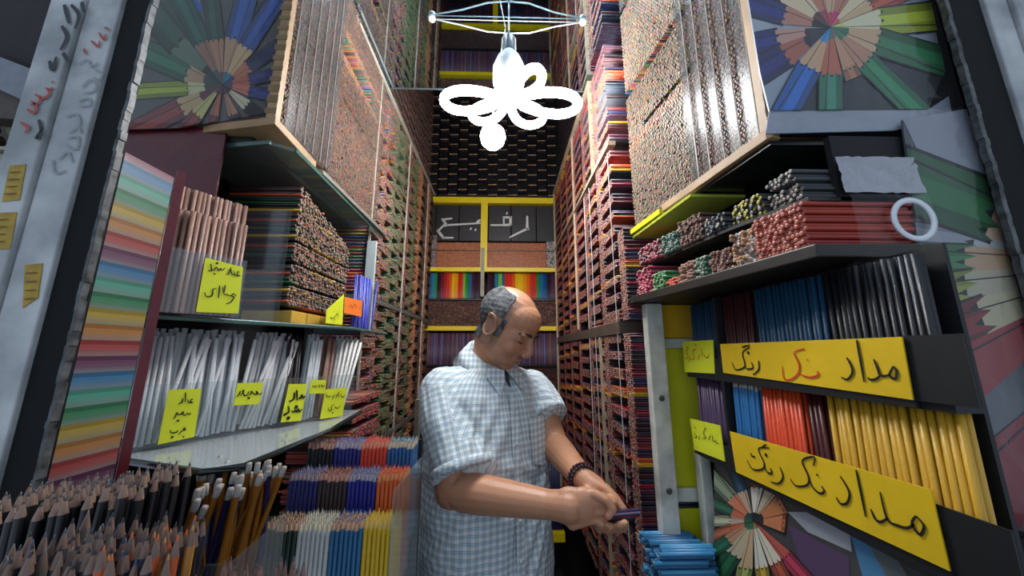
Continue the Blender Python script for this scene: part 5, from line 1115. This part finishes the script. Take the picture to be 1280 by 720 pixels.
# sleeve hems, placket, pocket, buttons
hm_ = MB(); dd = (HEMR-SR).normalized(); hm_.tube([HEMR-dd*.020, HEMR-dd*.018, HEMR+dd*.001, HEMR+dd*.002], [.0775, .0815, .0825, .079], 28); clothed(hm_.obj('sleeve_hem', MS, man, smooth=True))
hm_ = MB(); dd = (HEML-SL).normalized(); hm_.tube([HEML-dd*.018, HEML-dd*.016, HEML+dd*.001, HEML+dd*.002], [.060, .064, .0645, .061], 28); clothed(hm_.obj('sleeve_hem', MS, man, smooth=True))
def surf(la_, z_):
    for j in range(len(rings)-1):
        if rings[j][0] >= z_ >= rings[j+1][0]:
            t = (rings[j][0]-z_)/(rings[j][0]-rings[j+1][0]); a = rings[j][1]*(1-t)+rings[j+1][1]*t; b = rings[j][2]*(1-t)+rings[j+1][2]*t; cx = rings[j][3][0]*(1-t)+rings[j+1][3][0]*t; cy = rings[j][3][1]*(1-t)+rings[j+1][3][1]*t
            f = b*(max(0, 1-abs(la_/a)**2.4))**(1/2.4); return Vector((cx, cy, z_))+lat*la_+fwd*f
    return Vector((-.048, 1.09, z_))+fwd*.15
for s, pts_ in COLLAR_PTS:
    cp = MB(); top = [surf(s*a, z_)+fwd*o_ for a, z_, o_ in pts_]; cp.hexa([p-fwd*.003 for p in top], top); clothed(cp.obj('collar_point', MS, man))
vt = MB(); vt.hexa([p-fwd*.002 for p in (surf(-.014, -.060)+fwd*.010, surf(.014, -.060)+fwd*.010, surf(0, -.105)+fwd*.008)], [surf(-.014, -.060)+fwd*.010, surf(.014, -.060)+fwd*.010, surf(0, -.105)+fwd*.008]); vt.obj('neck_opening', mat('dark_undershirt', '3a3230', .9), man)
pk = MB(); zs = [-.12-i*.02 for i in range(33)]
for z_ in zs: pk.v += [surf(.013, z_)+fwd*.005, surf(-.013, z_)+fwd*.006]
for i in range(len(zs)-1): a = 2*i; pk.f.append([a, a+2, a+3, a+1])
clothed(pk.obj('placket', MS, man, smooth=True))
for z_ in (-.16, -.25, -.34, -.43, -.52, -.61):
    MB().lathe(surf(0, z_)+fwd*.006, [(0, .003), (.005, .0028), (.0055, 0)], 12, fwd).obj('button', mat('pale_button', 'cfd2cf', .3), man, smooth=True)
pc = MB(); G = 8
for j in range(G+1):
    for i in range(G+1):
        z_ = -.19-.12*j/G-(.012*(1-abs(i/G-.5)*2) if j == G else 0); pc.v.append(surf(-.055-.095*i/G, z_)+fwd*.006+(-lat)*.003*(i/G))
for j in range(G):
    for i in range(G): a = j*(G+1)+i; pc.f.append([a, a+G+1, a+G+2, a+1])
clothed(pc.obj('chest_pocket', MS, man, smooth=True))
tr = MB()
for s in (-1, 1): limb(tr, [(-.045+s*.06, 1.10+s*.04, -.70), (-.045+s*.085, 1.09+s*.06, -1.05), (-.045+s*.09, 1.11+s*.06, -1.46)], [.115, .09, .075])
link('trousers', unparent_shift(remesh('trousers', tr, .012, 3), man), man).data.materials.append(mat('dark_trousers', '1b1c22', .8, bump=.3))
for s in (-1, 1):
    sh_ = MB(); c0 = Vector((-.045+s*.09, 1.08+s*.06, -1.51)); ell(sh_, c0+fwd*.03, (.05, .05, .04)); ell(sh_, c0+fwd*.11+Vector((0, 0, -.008)), (.045, .06, .03)); link('shoe', unparent_shift(remesh('shoe', sh_, .008, 2), man), man).data.materials.append(mat('black_leather', '121212', .35))
br = thing('bracelet', 'dark beaded bracelet on the man\'s left wrist', 'bracelet', tuple(WR_L)); wd_ = (HL-EL_L).normalized(); s1_ = wd_.orthogonal().normalized(); s2_ = wd_.cross(s1_)
for off in (-.006, .006):
    b_ = MB()
    for k in range(22): t = 2*math.pi*k/22; ell(b_, WR_L+wd_*off+(s1_*math.cos(t)+s2_*math.sin(t))*.0315, (.0046,)*3, seg=8, rings=5)
    b_.obj('bead_strand', mat('dark_beads', '2c1a24', .3), br, smooth=True)
# pencils held in the hands
hold = [('4a3a5c', 757, 641, 802, 637), ('8a8aa8', 757, 643.5, 800, 640), ('5a1c2c', 757, 647, 796, 645), ('2a2440', 758, 649.5, 790, 648)]
for i, (hx, x0, y0, x1, y1) in enumerate(hold):
    a = atY(x0, y0, .822); b = atY(x1, y1, .805); d_ = (b-a).normalized(); me = pencil_data('held'+hx, 'flat', lin(hx), L=.15, wood=lin(hx), core=lin('9a8a84'))
    pencil(me, b-d_*.15, d_, ['dark purple pencil held on top in the man\'s hands', 'silvery lilac pencil held just below the topmost one', 'maroon pencil held third from the top in the man\'s hands', 'dark blue pencil held lowest in the man\'s hands'][i], 'pencils in the man\'s hands')
a = atY(768, 618, .86); b = atY(794, 640, .84); d_ = (b-a).normalized()
for k in range(3):
    me = pencil_data('heldred', 'flat', lin('6a1828'), L=.16, wood=lin('8a3a3a'), core=lin('5a1018')); pencil(me, b-d_*.15+Vector((.0, .008*k, -.002*k)), d_, 'dark red pencil slanting across the man\'s open left palm', 'red pencils across the open palm')
def flush():
    for (grp, lab), L in JOIN.items():
        vs = []; ls = []; lc = []; cc = []; off = 0
        for me, M in L:
            n = len(me.vertices); a = np.empty(n*3, dtype=np.float32); me.vertices.foreach_get('co', a); Mn = np.array(M); vs.append(a.reshape(-1, 3) @ Mn[:3, :3].T+Mn[:3, 3])
            b = np.empty(len(me.loops), dtype=np.int32); me.loops.foreach_get('vertex_index', b); ls.append(b+off); off += n
            t = np.empty(len(me.polygons), dtype=np.int32); me.polygons.foreach_get('loop_total', t); lc.append(t)
            k = np.empty(len(me.polygons)*4, dtype=np.float32); me.attributes['Col'].data.foreach_get('color', k); cc.append(k)
        vs = np.concatenate(vs); ls = np.concatenate(ls); lc = np.concatenate(lc)
        m = bpy.data.meshes.new('pencils_behind'); m.vertices.add(len(vs)); m.vertices.foreach_set('co', vs.astype(np.float32).ravel()); m.loops.add(len(ls)); m.loops.foreach_set('vertex_index', ls)
        m.polygons.add(len(lc)); m.polygons.foreach_set('loop_start', np.concatenate([[0], np.cumsum(lc)[:-1]]).astype(np.int32)); m.update(calc_edges=True)
        m.attributes.new('Col', 'FLOAT_COLOR', 'FACE').data.foreach_set('color', np.concatenate(cc)); m.materials.append(PM)
        o = link('pencils_behind', m); tag(o, 'packed rear rows: '+grp, 'pencils', kind='stuff')
flush()
for t in [o for o in bpy.data.objects if o.parent is None and 'category' in o]:
    pp = [c for c in t.children if c.name.split('.')[0] == 'paper']
    if pp:
        for c in list(t.children):
            if c is not pp[0]: c.parent = pp[0]
# ---------------------------------------------------------------- lift everything to its real height
for o in bpy.data.objects:
    if o.parent is None: o.location.z += EYE
